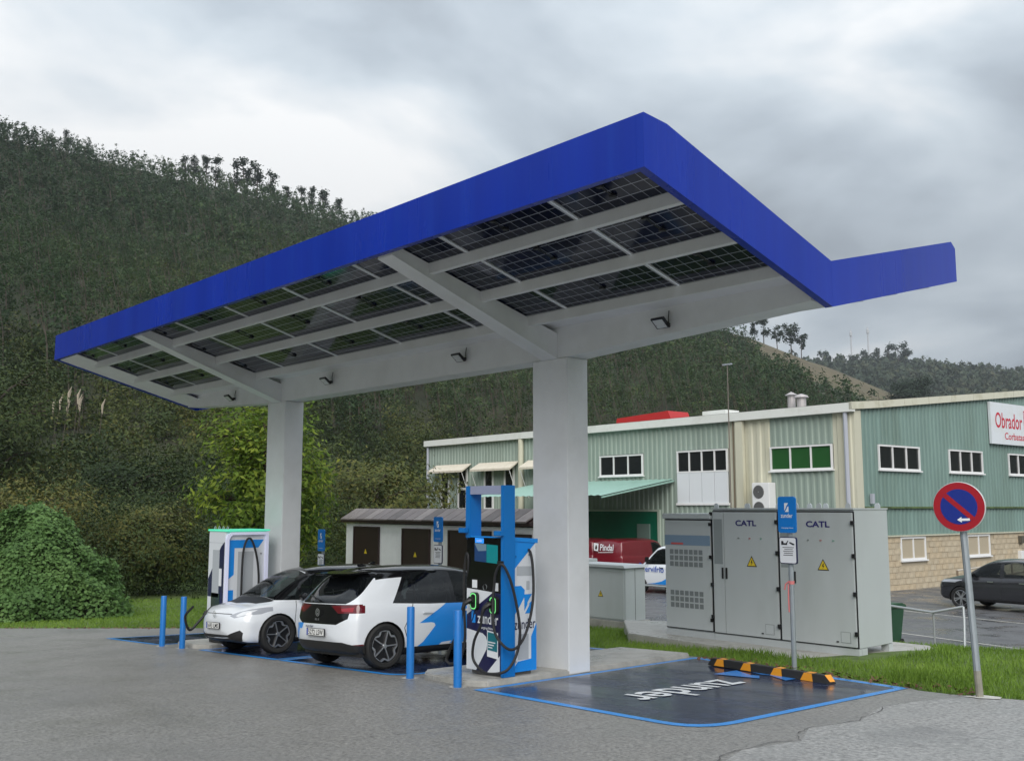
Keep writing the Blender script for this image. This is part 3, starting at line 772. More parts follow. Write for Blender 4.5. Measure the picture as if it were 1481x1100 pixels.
for a, b, zt in ((.58, 1.88, 2.58), (3.24, 4.47, 2.56), (5.46, 7.14, 2.55)):
    d_ = MB().box(a, b, -.05, 0, .05, zt-.05).build('door', M_brown, hut)
    f_ = MB(); f_.box(a-.06, a, -.07, 0, .05, zt); f_.box(b, b+.06, -.07, 0, .05, zt); f_.box(a, b, -.07, 0, zt-.05, zt); f_.build('frame', M_brown, d_)
    c = (a+b)/2 if b-a < 1.5 else b-.35
    decal('warning_sign', [(-.08, 0), (.08, 0), (0, .14)], (c, -.051, 1.8), (1, 0, 0), (0, 0, 1), M_yel, d_)
    MB().box(b-.16, b-.1, -.09, -.05, 1.1, 1.2).build('handle', M_black, d_)
lv = MB().box(8.05, 8.75, -.03, 0, .9, 2.5).build('louvre', M_brown, hut)
for k in range(14):
    z = .95+k*.11; MB().add([(8.1, -.03, z+.08), (8.72, -.03, z+.08), (8.72, -.1, z), (8.1, -.1, z), (8.1, -.03, z+.06), (8.72, -.03, z+.06), (8.72, -.1, z-.02), (8.1, -.1, z-.02)], [(0, 1, 2, 3), (7, 6, 5, 4), (0, 4, 5, 1), (3, 2, 6, 7), (0, 3, 7, 4), (1, 5, 6, 2)]).build('slat', M_brown, lv)

# ------------------------------------------------------------------ battery and inverter cabinets
M_cab = mat('light_grey_cabinet', (.5, .535, .55), .42, var=.03, vscale=1.5, dirt=(.4, .43, .43), dscale=.8, damt=.5, stretch=(1, 1, .3))
M_cab2 = mat('mid_grey_inset', (.27, .3, .31), .45)
M_gap = mat('gasket_black', (.012, .012, .014), .6)
M_logo = mat('navy_logo', (.02, .015, .16), .4)
PADZ = -.66
pad = MB().add([(-15.15, 16.9, 0), (-13.5, 14.75, 0), (-8.05, 14.38, 0), (-8.0, 16.9, 0), (-8.3, 17.4, 0)], [(0, 1, 2, 3, 4)])
pv = [(-13.3, 14.95), (-8.1, 14.42), (-8.05, 16.95), (-8.6, 17.6), (-13.6, 17.6), (-14.9, 16.6)]
tag(MB().add([(x, y, PADZ-.35) for x, y in pv]+[(x, y, PADZ) for x, y in pv], [tuple(range(6, 12)), tuple(range(5, -1, -1))]+[(i, (i+1) % 6, 6+(i+1) % 6, 6+i) for i in range(6)]).build('concrete_pad', M_conc, bevel=.015), 'pale wet concrete pad under the tall grey cabinets', 'concrete pad')
def warn(parent, x, y, z, s):
    decal('warning_sign', [(-s*.5, 0), (s*.5, 0), (0, s*.88)], (x, y, z), (1, 0, 0), (0, 0, 1), M_gap, parent, .002)
    decal('warning_sign', [(-s*.39, s*.07), (s*.39, s*.07), (0, s*.76)], (x, y, z), (1, 0, 0), (0, 0, 1), M_yel, parent, .004)
    decal('warning_bolt', [(.01*s, s*.55), (-.1*s, s*.3), (.0, s*.32), (-.04*s, s*.12), (.11*s, s*.38), (.02*s, s*.36), (.08*s, s*.55)], (x, y, z), (1, 0, 0), (0, 0, 1), M_gap, parent, .006)
bat = thing('battery_cabinet', 'tall double light grey battery cabinet with navy lettering beside the bay', 'battery cabinet', (-11.6, 15.4, PADZ))
BW, BD, BH = 2.88, 1.15, 2.38
box('body', 0, BW, .045, BD, .12, BH, M_cab, bat, .008)
pl = MB(); pl.box(0, BW, .03, .12, .0, .115); pl.box(0, .14, .13, BD, 0, .115); pl.box(BW-.2, BW, .13, .3, 0, .115); pl.box(BW-.14, BW, BD-.14, BD, 0, .115); pl.build('plinth', M_cab, bat)
def door(parent, x0, x1, z0, z1, y=0.0):
    return box('door', x0, x1, y, y+.04, z0, z1, M_cab, parent, .006)
MB().box(.0, BW, .036, .048, .125, BH-.03).build('gasket', M_gap, bat)
for k, (x0, xs, x1) in enumerate(((.02, .27, 1.40), (1.45, 1.70, 2.86))):
    d1_ = door(bat, x0, xs-.004, .14, BH-.05); d2_ = door(bat, xs+.004, x1, .14, BH-.05)
    decal('inset_panel', [(0, 0), (.19, 0), (.19, .82), (0, .82)], (x0+.03, 0, 1.38), (1, 0, 0), (0, 0, 1), M_cab2, d1_)
    for hx_, dd in ((xs-.05, d1_), (xs+.035, d2_)): MB().box(hx_, hx_+.03, -.02, 0, 1.12, 1.32).build('handle', M_black, dd)
    lettering('CATL', (xs+(.27 if k == 0 else .3), 0, 2.08), (1, 0, 0), (0, 0, 1), .45, .105, M_logo, d2_, bold=.03)
    warn(d2_, xs+.6, 0, 1.36, .22)
    for j, cc in enumerate(((.1, .12, .1), (.6, .08, .08), (.05, .35, .2))):
        MB().lathe([(.014, -.012), (.014, 0)], 10, 'y', (xs+.33+j*.24, 0, 1.86)).build('indicator', mat('led_%d' % j, cc, .3), d2_)
    b_ = MB().box(x1-.28, x1-.1, -.004, 0, .2, .38).build('cover_plate', M_cab2, d2_)
    decal('plate_face', [(.01, .01), (.17, .01), (.17, .17), (.01, .17)], (x1-.28, -.004, .2), (1, 0, 0), (0, 0, 1), M_cab, b_)
    MB().box(x1-.36, x1-.32, -.012, 0, .2, .22).build('keyhole', M_black, d2_)
    for z in (.36, 1.0, 1.62, 2.16): MB().box(x1-.012, x1+.035, -.035, .02, z-.035, z+.035).build('hinge', M_black, d2_)
for z in (.42, 1.0, 1.5, 2.3): MB().box(-.03, .02, -.03, .02, z-.03, z+.03).build('hinge', M_black, bat)
box('roof_cap', -.01, BW+.01, .0, BD+.01, BH, BH+.025, M_cab, bat)
for x in (.05, .75, 1.42, 1.75, 2.2, 2.75):
    for y in (.1, BD-.08):
        e_ = MB().prism([(x-.05, BH+.025), (x+.05, BH+.025), (x+.045, BH+.08), (x+.02, BH+.11), (x-.02, BH+.11), (x-.045, BH+.08)], y-.012, y+.012, 'y'); e_.build('lifting_eye', M_cab, bat)
inv = thing('inverter_cabinet', 'shorter grey inverter cabinet with two vent grids and a blue band', 'inverter cabinet', (-12.74, 15.4, PADZ))
box('body', 0, 1.13, .04, 1.0, .12, 2.2, M_cab, inv, .008); box('plinth', 0, 1.13, .03, 1.0, 0, .115, M_cab, inv)
box('roof_cap', -.01, 1.14, -.04, 1.02, 2.2, 2.3, M_cab, inv, .01)
dr = door(inv, .02, 1.1, .15, 2.17); MB().box(.0, 1.13, .037, .042, .13, 2.19).build('gasket', M_gap, inv)
M_hole = mat('vent_grey', (.2, .22, .23), .5)
for zz0 in (.53, 1.3):
    for j in range(3):
        for i in range(7):
            MB().box(.14+i*.115, .14+i*.115+.088, -.004, -.001, zz0+j*.115, zz0+j*.115+.088).build('vent', M_hole, dr)
decal('blue_band', [(0, 0), (1.08, 0), (1.08, .19), (0, .19)], (.02, 0, 1.7), (1, 0, 0), (0, 0, 1), mat('faded_blue_band', (.2, .29, .4), .4), dr)
decal('red_mark', rrect(.3, .035, .015, cx=.3, cy=.03), (.02, 0, 1.7), (1, 0, 0), (0, 0, 1), mat('red_mark', (.6, .1, .09), .4), dr, .006)
for z in (.35, 1.5, 2.1): MB().box(1.085, 1.125, -.03, .01, z-.03, z+.03).build('hinge', M_black, inv)

# smaller distribution cabinet left of them, on its plinth
dc = thing('distribution_cabinet', 'small grey electrical cabinet on a concrete plinth right of the near column', 'electrical cabinet', (-17.1, 17.4, -1.08))
box('plinth', -.1, 1.6, -.04, .8, -.25, .26, M_conc, dc, .01)
box('body', 0, 1.52, .03, .72, .26, 1.46, M_cab, dc, .01)
box('door', .03, 1.49, 0, .028, .3, 1.42, M_cab, dc, .006)
MB().box(1.515, 1.523, .36, .37, .28, 1.44).build('seam', M_gap, dc)
MB().prism([(-.06, 1.46), (1.58, 1.46), (1.55, 1.52), (-.03, 1.52)], -.06, .78, 'y').build('roof_cap', M_cab, dc)
for z in (.42, 1.28): MB().box(.0, .05, -.02, .01, z, z+.06).build('hinge', M_black, dc)
warn(dc, .78, -.002, .78, .17)
wb = thing('service_cabinet', 'pale cabinet mostly hidden behind the near column', 'electrical cabinet', (-18.6, 17.9, -1.1))
box('body', 0, 1.25, 0, .5, 0, 1.6, M_cab, wb, .01); box('door', .03, 1.22, -.03, -.001, .1, 1.55, M_cab, wb, .005)
# ------------------------------------------------------------------ bollards
M_boll = mat('bollard_blue', (.01, .16, .5), .4, var=.06, vscale=5, dirt=(.03, .15, .4), dscale=3, damt=.5)
for (x, y, wh) in ((-10.65, 8.58, 'nearest, directly in front of the near charger'), (-11.93, 8.74, 'between the rear of the near car and the near charger'), (-19.38, 8.66, 'by the far island, right of the pair'), (-20.22, 8.61, 'leftmost of all, at the far island')):
    mb = MB(); mb.lathe([(.056, -.05), (.056, .985), (.05, .999), (0.0001, 1.002)], 20)
    o = mb.build('bollard', M_boll, smooth=True, loc=(x, y, PL(x, y)))
    tag(o, 'light blue steel bollard, '+wh, 'bollard', 'charger bollards')
    mb = MB(); mb.lathe([(.058, 0), (.075, .003), (.12, .006)], 16); mb.build('base_patch', M_conc, o)

# ------------------------------------------------------------------ near charger
M_cblue = mat('charger_blue', (.01, .25, .75), .32, coat=.2)
M_pblue = mat('charger_frame_blue', (.004, .16, .5), .35)
M_cwhite = mat('charger_white', (.68, .71, .75), .32)
M_navy = mat('charger_navy', (.008, .009, .06), .3, coat=.2)
M_gloss = mat('black_glass', (.004, .004, .005), .08, spec=.25)
M_lgrey = mat('light_grey_grille', (.42, .45, .48), .5)
M_sky = mat('sticker_white', (.75, .77, .8), .4)
M_glow = emit('green_led', (.2, .8, .25), .25)
X0, X1, Y0, Y1 = -11.22, -10.48, 9.2, 9.85
ZG = PL(-10.8, 9.4)+ISH
ch = thing('ev_charger', 'navy and bright blue fast charger with a tall blue gantry frame beside the near column', 'charger', ((X0+X1)/2, Y0, ZG))
def lx(x): return x-(X0+X1)/2
def lz(z): return z-ZG
w = (X1-X0)/2
box('body', -w, w, .012, Y1-Y0, .1, 1.85, M_cwhite, ch, .012)
box('plinth', -w+.05, w-.05, .06, Y1-Y0-.06, 0, .1, mat('plinth_grey', (.12, .12, .12), .6), ch)
MB().prism([(.0, 1.852), (.0, 1.9), (Y1-Y0+.02, 1.86), (Y1-Y0+.02, 1.8)], -w-.01, w+.015, 'x').build('roof_cap', M_cblue, ch)
F0 = -.0
def front(name, poly, m, off=.004, parent=ch):
    return decal(name, poly, (0, .0, 0), (1, 0, 0), (0, 0, 1), m, parent, off)
box('front_panel', -w, w-.0, .0, .011, .06, 1.88, M_navy, ch)
sc_ = front('screen_panel', [(-w, 1.17), (w, 1.13), (w, 1.88), (-w, 1.88)], M_gloss, .003)
front('white_stripe', [(-w, .8), (.2, 1.14), (-w, 1.168)], M_cwhite, .003)
front('white_graphic', [(-w, .06), (-.16, .06), (.06, .36), (.08, .46), (.05, .53), (-.02, .57), (-w, .61)], M_cwhite, .003)
front('white_graphic', [(.08, .06), (w-.03, .06), (w-.03, .3)], M_cwhite, .003)
M_scr1 = emit('screen_teal', (.0, .11, .12), .45); M_scr2 = emit('screen_blue', (.005, .025, .08), .4); M_scr3 = emit('screen_header', (.02, .2, .7), .5)
front('screen', [(.06, 1.54), (.3, 1.53), (.3, 1.78), (.06, 1.79)], M_scr1, .006)
front('screen', [(-.2, 1.55), (.058, 1.54), (.058, 1.79), (-.2, 1.8)], M_scr2, .006)
front('screen_picture', [(-.12, 1.69), (.058, 1.7), (.058, 1.79), (-.2, 1.8)], emit('screen_pic', (.08, .12, .16), .4), .009)
front('screen_header', [(-.19, 1.805), (.0, 1.8), (.0, 1.87), (-.19, 1.875)], M_scr3, .006)
lettering('zunder', (-.155, 0, 1.82), (1, 0, 0), (0, 0, 1), .12, .035, M_sky, ch, off=.009)
for x, z in ((-.25, 1.18), (.2, 1.16)):
    st_ = front('sticker', [(x, z), (x+.11, z), (x+.11, z+.11), (x, z+.11)], M_sky, .006)
MB().lathe([(.04, -.012), (.04, 0), ], 14, 'y', (.03, 0, 1.2)).build('card_reader', M_cab2, ch)
for sx, sz in ((-.17, 1.0), (.25, .97)):
    hs = MB().prism([(sx+a, sz+b) for a, b in rrect(.15, .24, .05)], -.05, -.001, 'y').build('socket_holster', M_black, ch)
    outr, innr = rrect(.13, .22, .045), rrect(.1, .19, .035); n_ = len(outr)
    rg = MB().add([(sx+a, -.056, sz+b) for a, b in outr]+[(sx+a, -.056, sz+b) for a, b in innr], [(i, (i+1) % n_, n_+(i+1) % n_, n_+i) for i in range(n_)])
    rg.build('glow_ring', M_glow, hs, fix=False)
    pg = MB(); pg.tube([(sx-.02, -.05, sz+.02), (sx-.04, -.1, sz+.005), (sx-.075, -.15, sz-.04), (sx-.09, -.17, sz-.12)], [.04, .042, .032, .022], 10); pg.lathe([(.055, -.1), (.055, -.06)], 12, 'y', (sx-.02, 0, sz+.01))
    pg.build('plug', M_black, hs, smooth=True)
emblem((-.26, 0, .7), (1, 0, 0), (0, 0, 1), .09, .19, M_cblue, ch, .006)
lettering('zunder', (-.13, 0, .7), (1, 0, 0), (0, 0, 1), .44, .15, M_sky, ch, bold=.012, off=.006)
lettering('charging Now', (-.1, 0, .62), (1, 0, 0), (0, 0, 1), .32, .045, M_sky, ch, off=.006)
stk = front('notice', [(.08, .27), (.31, .25), (.31, .6), (.08, .62)], M_sky, .008)
front('notice_print', [(.095, .36), (.295, .345), (.295, .585), (.095, .6)], mat('notice_teal', (.01, .16, .2), .4), .011, stk)
for k in range(3): front('notice_line', [(.11, .46-k*.035), (.26-.03*k, .455-k*.035), (.26-.03*k, .47-k*.035), (.11, .475-k*.035)], M_sky, .014, stk)
# blue gantry frame
FZ = 2.06-ZG
gx0, gx1 = -w-.03, w+.06
g_ = MB(); g_.box(w+.004, gx1, -.02, .2, .02, FZ); g_.build('frame_post', M_pblue, ch, bevel=.006)
g_ = MB(); g_.box(gx0, -w+.075, -.012, .2, 1.87, FZ); g_.build('frame_post', M_pblue, ch, bevel=.006)
g_ = MB(); g_.box(-w+.078, w+.001, -.015, .2, FZ-.12, FZ-.002); g_.build('frame_top_bar', mat('frame_grey_bar', (.3, .33, .47), .4), ch)
for x, z in ((gx0-.02, 1.98-.04), (w-.02, 1.98-.07)):
    MB().box(x-.05, x+.1, -.09, -.02, z, z+.07).build('cable_arm', M_pblue, ch, bevel=.008)
# right side panel graphics (faces +x)
def side(name, poly, m, off=.003, parent=ch): return decal(name, poly, (w, 0, 0), (0, 1, 0), (0, 0, 1), m, parent, off)
dY = Y1-Y0
side('side_graphic', [(.2, 1.42), (.2, 1.84), (dY-.005, 1.82), (dY-.02, 1.8)], M_cblue)
side('side_graphic', [(.2, .78), (.2, 1.22), (.36, 1.22), (.43, 1.16), (.42, 1.06), (.34, .95)], M_cblue)
side('side_graphic', [(.2, .06), (.2, .1), (.3, .2), (dY-.1, .22), (dY-.1, .52), (dY, .7), (dY, .06)], M_cblue)
side('grille', [(.28, 1.36), (.58, 1.35), (.58, 1.48), (.28, 1.49)], M_lgrey); side('grille', [(.46, 1.16), (.52, 1.16), (.52, 1.28), (.46, 1.28)], M_lgrey)
side('grille', [(.3, .22), (.5, .22), (.5, .56), (.3, .57)], M_lgrey)
emblem((w, .42, .84), (0, 1, 0), (0, 0, 1), .16, .26, M_cblue, ch, .006)
lettering('zunder', (w, .23, .63), (0, 1, 0), (0, 0, 1), .4, .14, M_navy, ch, bold=.004, off=.006)
for y, z in ((.25, 1.62), (.52, 1.64), (.25, .95), (.25, .2)): MB().lathe([(.014, w), (.014, w+.012)], 8, 'x', (0, y, z)).build('bolt', M_navy, ch)
def cable(pts, r=.019):
    P = [(a-ch.location.x, b-ch.location.y, c-ch.location.z) for a, b, c in smoothpath(pts, 7)]
    return MB().tube(P, r, 8).build('charging_cable', M_rub, ch, smooth=True)
cable([(-10.69, 9.03, .32), (-10.72, 9.03, .15), (-10.84, 9.02, -.06), (-10.9, 9.05, -.3), (-10.72, 9.05, -.44), (-10.5, 9.04, -.46), (-10.3, 9.14, -.4), (-10.3, 9.32, -.2), (-10.28, 9.36, .1), (-10.3, 9.3, .5), (-10.32, 9.2, .82), (-10.38, 9.12, .99), (-10.48, 9.1, .88), (-10.52, 9.1, .68), (-10.52, 9.08, .42), (-10.46, 9.06, .1), (-10.35, 9.12, -.08), (-10.3, 9.24, -.14), (-10.3, 9.4, -.06), (-10.31, 9.54, .15), (-10.32, 9.64, .5), (-10.36, 9.68, .86), (-10.4, 9.68, 1.1), (-10.47, 9.7, 1.17)])
cable([(-11.11, 9.03, .35), (-11.14, 9.03, .2), (-11.27, 9.1, .0), (-11.46, 9.15, -.14), (-11.64, 9.2, -.33), (-11.68, 9.2, -.43), (-11.55, 9.2, -.46), (-11.34, 9.2, -.34), (-11.26, 9.2, -.05), (-11.28, 9.2, .3), (-11.29, 9.2, .7), (-11.26, 9.2, 1.02), (-11.22, 9.2, 1.11), (-11.18, 9.19, 1.0), (-11.25, 9.25, .6), (-11.26, 9.4, .3)])
MB().box(w+.0, w+.07, -.08, -.02, .98-ZG, 1.03-ZG).build('cable_clip', M_black, ch)

# ------------------------------------------------------------------ far charger (white, with a lit portal edge)
X0, X1, Y0, Y1 = -19.5, -18.72, 9.2, 10.12
ZG = PL(-19.1, 9.5)+ISH
TOP = 1.33-ZG
cf = thing('ev_charger', 'white fast charger with a lit green roof edge behind the outward facing car', 'charger', (X1, Y0, ZG))
WX, DY = X1-X0, Y1-Y0
box('body', -WX, -.06, .0, DY, .08, TOP-.05, M_cwhite, cf, .01); box('plinth', -WX+.05, -.1, .05, DY-.05, 0, .08, M_black, cf)
box('roof_cap', -WX-.02, .01, -.02, DY+.02, TOP-.05, TOP-.015, emit('mint_led', (.1, .7, .45), .25), cf, .005)
outr = [(0, 0), (0, TOP-.2), (.03, TOP-.11), (.1, TOP-.065), (DY, TOP-.065), (DY, 0)]
innr = [(.06, 0), (.06, TOP-.21), (.09, TOP-.15), (.13, TOP-.12), (DY-.06, TOP-.12), (DY-.06, 0)]
pm_ = MB(); n_ = 6
for i in range(5):
    a, b, c, d = outr[i], outr[i+1], innr[i+1], innr[i]
    pm_.add([(0, *a), (0, *b), (0, *c), (0, *d), (-.06, *a), (-.06, *b), (-.06, *c), (-.06, *d)], [(0, 1, 2, 3), (7, 6, 5, 4), (0, 4, 5, 1), (3, 2, 6, 7)])
pm_.build('portal_frame', emit('lit_white_edge', (.6, .62, .78), .12), cf)
def sidef(name, poly, m, off=.003): return decal(name, poly, (-.06, 0, 0), (0, 1, 0), (0, 0, 1), m, cf, off)
sidef('side_graphic', [(.07, TOP-.4), (.07, TOP-.22), (DY-.08, TOP-.22), (DY-.2, TOP-.38), (.2, TOP-.38), (.2, TOP-.9), (.07, TOP-1.0)], M_cblue)
sidef('side_graphic', [(.07, .12), (.07, TOP-1.2), (.2, TOP-1.2), (.2, .12)], M_cblue)
sidef('grille', [(.28, .5), (DY-.3, .5), (DY-.3, TOP-.45), (.28, TOP-.45)], M_lgrey, .002)
for y, z in ((DY-.14, TOP-.5), (DY-.14, TOP-1.1)): MB().lathe([(.015, -.06), (.015, -.045)], 8, 'x', (0, y, z)).build('bolt', M_navy, cf)
def frontf(name, poly, m, off=.003): return decal(name, poly, (-WX, 0, 0), (1, 0, 0), (0, 0, 1), m, cf, off)
frontf('front_graphic', [(.02, .9), (.02, 1.25), (.55, TOP-.35), (WX-.08, TOP-.25), (WX-.08, .12), (.5, .3), (.5, .9)], M_navy)
frontf('screen_panel', [(.2, TOP-1.35), (.5, TOP-1.35), (.5, TOP-.42), (.2, TOP-.42)], M_lgrey, .006)
frontf('screen', [(.18, .62), (.56, .62), (.56, .98), (.18, .98)], mat('screen_off', (.03, .045, .03), .2), .006)
frontf('notice', [(.5, TOP-1.12), (.62, TOP-1.12), (.62, TOP-.78), (.5, TOP-.78)], M_sky, .008)
frontf('notice', [(.48, .3), (.58, .3), (.58, .46), (.48, .46)], M_sky, .008)
frontf('roof_band', [(.02, TOP-.28), (WX-.08, TOP-.28), (WX-.08, TOP-.275), (.02, TOP-.275)], M_lgrey)
cbl = smoothpath([(.02, .34, .5), (.03, .33, 1.0), (.03, .34, 1.7), (.03, .4, TOP-.25), (.03, .5, TOP-.2), (.03, .6, TOP-.4), (.03, .68, 1.5), (.03, .7, 1.1), (.03, .62, .6), (.05, .45, .35), (.02, .34, .5)], 6)
MB().tube(cbl, .022, 8).build('charging_cable', M_rub, cf, smooth=True)
cbl = smoothpath([(-WX-.02, .3, TOP-.3), (-WX-.08, .25, TOP-.5), (-WX-.1, .2, 1.3), (-WX-.08, .1, .7), (-WX+.1, -.1, .55), (-WX+.35, -.2, .62)], 6)
MB().tube(cbl, .022, 8).build('charging_cable', M_rub, cf, smooth=True)
# cable from that charger up to the nose of the parked car
cbl = smoothpath([(-.3, -.02, .7), (-.15, -.14, .74), (.0, -.3, .72), (-.02, -.5, .5), (.0, -.7, .35), (.12, -.85, .62), (.3, -.78, .82)], 6)
MB().tube(cbl, .024, 8).build('charging_cable', M_rub, cf, smooth=True)
for x in (.15, .33, .52, .7): MB().tube([(-WX+x-.03, .05, TOP-.015), (-WX+x-.03, .05, TOP+.03), (-WX+x, .05, TOP+.05), (-WX+x+.03, .05, TOP+.03), (-WX+x+.03, .05, TOP-.015)], .008, 5).build('lifting_eye', M_alu, cf)

# ------------------------------------------------------------------ signs
M_post = mat('galvanised_post', (.36, .4, .43), .45, metal=.5, var=.1, vscale=6)
M_sblue = mat('sign_blue', (.0, .17, .56), .35)
M_ink = mat('black_print', (.015, .015, .02), .5)
def ezsign(x, y, z0, ztop, label):
    t = thing('parking_sign', label, 'sign', (x, y, z0), group='blue charging bay signs')
    h = ztop-z0
    MB().tube([(0, 0, -.1), (0, 0, h-.06)], .038, 10).build('pole', M_post, t, smooth=True)
    pl_ = MB().prism(rrect(.3, .53, .04, cx=0, cy=h-.27), -.068, -.042, 'y').build('blue_plate', M_sblue, t)
    emblem((-.035, -.068, h-.23), (1, 0, 0), (0, 0, 1), .075, .13, M_sky, pl_)
    lettering('zunder', (-.1, -.068, h-.315), (1, 0, 0), (0, 0, 1), .2, .065, M_sky, pl_, bold=.01)
    lettering('charging Now', (-.095, -.068, h-.475), (1, 0, 0), (0, 0, 1), .2, .022, M_sky, pl_)
    wp = MB().prism(rrect(.295, .39, .03, cx=0, cy=h-.79), -.06, -.042, 'y').build('rule_plate', M_navy, t)
    MB().prism(rrect(.27, .365, .025, cx=-.004, cy=h-.79), -.063, -.0605, 'y').build('plate_face', M_sky, wp)
    def px(poly): decal('tow_symbol', poly, (0, -.063, h-.79), (1, 0, 0), (0, 0, 1), M_ink, wp)
    px([(-.11, .09), (-.11, .135), (-.075, .135), (-.07, .105), (-.03, .105), (.0, .145), (.01, .14), (-.01, .1), (-.01, .08), (-.11, .08)])
    px([(.02, .12), (.05, .12), (.11, .095), (.11, .08), (.08, .08), (.03, .105)])
    for k, (a, ln) in enumerate(((-.09, .19), (-.06, .14), (-.08, .17), (-.07, .15), (-.08, .16))):
        px([(a, .04-k*.028), (a+ln, .04-k*.028), (a+ln, .048-k*.028), (a, .048-k*.028)])
    return t
s1 = ezsign(-8.41, 13.05, PL(-8.41, 13.05), 1.92, 'blue charging sign over a tow away plate on the pole before the tall cabinets')
ezsign(-17.13, 13.3, PL(-17.1, 13.3), 1.56, 'blue charging sign over a tow away plate standing before the white hut')
ezsign(-21.84, 13.3, PL(-21.8, 13.3), 1.22, 'smallest blue charging sign over a tow away plate, right of the far column')
M_tape = mat('red_white_tape', (.65, .2, .2), .5)
tp = MB(); tp.lathe([(.042, 1.2), (.043, 1.25)], 10); tp.tube([(-.02, -.04, 1.24), (-.07, -.05, 1.2), (-.09, -.05, 1.12)], .012, 5); tp.tube([(-.035, -.03, 1.2), (-.04, -.03, 1.0), (-.036, -.03, .8)], .012, 5)
tp.v = [(a, b, c) for a, b, c in tp.v]; tp.build('tape_remnant', M_tape, s1)
npk = thing('no_parking_sign', 'round blue and red no parking sign with a white arrow on a leaning pole', 'sign', (-5.25, 11.91, PL(-5.25, 11.91)))
npk.rotation_euler = (0, R(-2.4), R(10))
MB().tube([(0, 0, -.1), (0, 0, 1.95)], .04, 10).build('pole', M_post, npk, smooth=True)
MB().tube([(0, 0, -.08), (0, 0, .3)], .0415, 10).build('pole_base', mat('stained_post', (.25, .24, .2), .7, var=.2, vscale=10), npk, smooth=True)
dz_ = 2.17
dk = MB(); dk.lathe([(0.0001, -.05), (.285, -.05), (.29, -.055), (.29, -.085), (.285, -.09), (.0001, -.09)], 48, 'y', (0, 0, dz_))
dk = dk.build('disc', mat('sign_edge_grey', (.55, .56, .57), .4), npk, smooth=True)
M_sr = mat('traffic_red', (.33, .006, .016), .4); M_sb2 = mat('traffic_blue', (.006, .022, .22), .4)
circ = lambda r, n=48: [(r*math.cos(2*math.pi*k/n), r*math.sin(2*math.pi*k/n)) for k in range(n)]
decal('red_ring', circ(.284), (0, -.09, dz_), (1, 0, 0), (0, 0, 1), M_sr, dk, .003)
decal('blue_field', circ(.205), (0, -.09, dz_), (1, 0, 0), (0, 0, 1), M_sb2, dk, .006)
decal('red_slash', [(-.165, .12), (-.125, .162), (.165, -.128), (.125, -.165)], (0, -.09, dz_), (1, 0, 0), (0, 0, 1), M_sr, dk, .009)
decal('white_arrow', [(-.03, -.15), (.02, -.185), (.02, -.165), (.11, -.165), (.11, -.138), (.02, -.138), (.02, -.118)], (0, -.09, dz_), (1, 0, 0), (0, 0, 1), M_sky, dk, .012)
ft = sheet('pole_footing', [(-5.4, 11.84), (-5.2, 11.78), (-5.0, 11.86), (-5.05, 12.02), (-5.3, 12.05)], mat('pale_mortar', (.52, .51, .47), .8, var=.2, vscale=8), .012)
tag(ft, 'pale mortar patch around the foot of the no parking sign', 'footing')
sl_ = MB().box(-.9, .9, -.28, .28, 0, .08).build('concrete_slab', M_conc, bevel=.02, loc=(-4.0, 13.1, PL(-4, 13.1)-.02)); sl_.rotation_euler = (0, R(-2.6), R(12))
tag(sl_, 'concrete slab lying in the grass right of the no parking sign', 'slab')

# ------------------------------------------------------------------ wheel stop
A, B = Vector((-9.58, 12.62)), Vector((-7.1, 11.88))
ws = thing('wheel_stop', 'black rubber wheel stop with orange reflectors at the end of the navy bay', 'wheel stop', ((A.x+B.x)/2, (A.y+B.y)/2, PL((A.x+B.x)/2, (A.y+B.y)/2)+.006), (0, R(-2.3), math.atan2(B.y-A.y, B.x-A.x)))
Ln = (B-A).length/2
sec = [(-.085, 0), (-.05, .105), (.05, .105), (.085, 0)]
m_ = MB(); xs_ = [-Ln, -Ln+.09, Ln-.09, Ln]
v = []
for i, x in enumerate(xs_):
    for (y, z) in sec: v.append((x, y*(1 if 0 < i < 3 else .8), z*(1 if 0 < i < 3 else .25)))
m_.add(v, [(i*4+k, i*4+(k+1) % 4, (i+1)*4+(k+1) % 4, (i+1)*4+k) for i in range(3) for k in range(4)]+[(0, 1, 2, 3), (15, 14, 13, 12)])
m_.build('rubber_body', M_rub, ws, bevel=.008)
M_or = mat('reflector_orange', (.75, .3, .015), .35)
n_ = Vector((0, -.105, .035)).normalized()
for x in (-.98, -.36, .3, .9):
    MB().add([(x-.12, -.085, .008), (x+.12, -.085, .008), (x+.075, -.054, .1), (x-.075, -.054, .1), (x+.07, .05, .11), (x-.07, .05, .11)], [(0, 1, 2, 3), (3, 2, 4, 5)]).build('reflector', M_or, ws, fix=False, loc=(0, -.003, .002))
MB().add([(Ln-.088, -.052, .108), (Ln-.088, .05, .108), (Ln-.003, .04, .03), (Ln-.003, -.045, .03)], [(0, 3, 2, 1)]).build('reflector', M_or, ws, fix=False, loc=(.004, 0, .003))

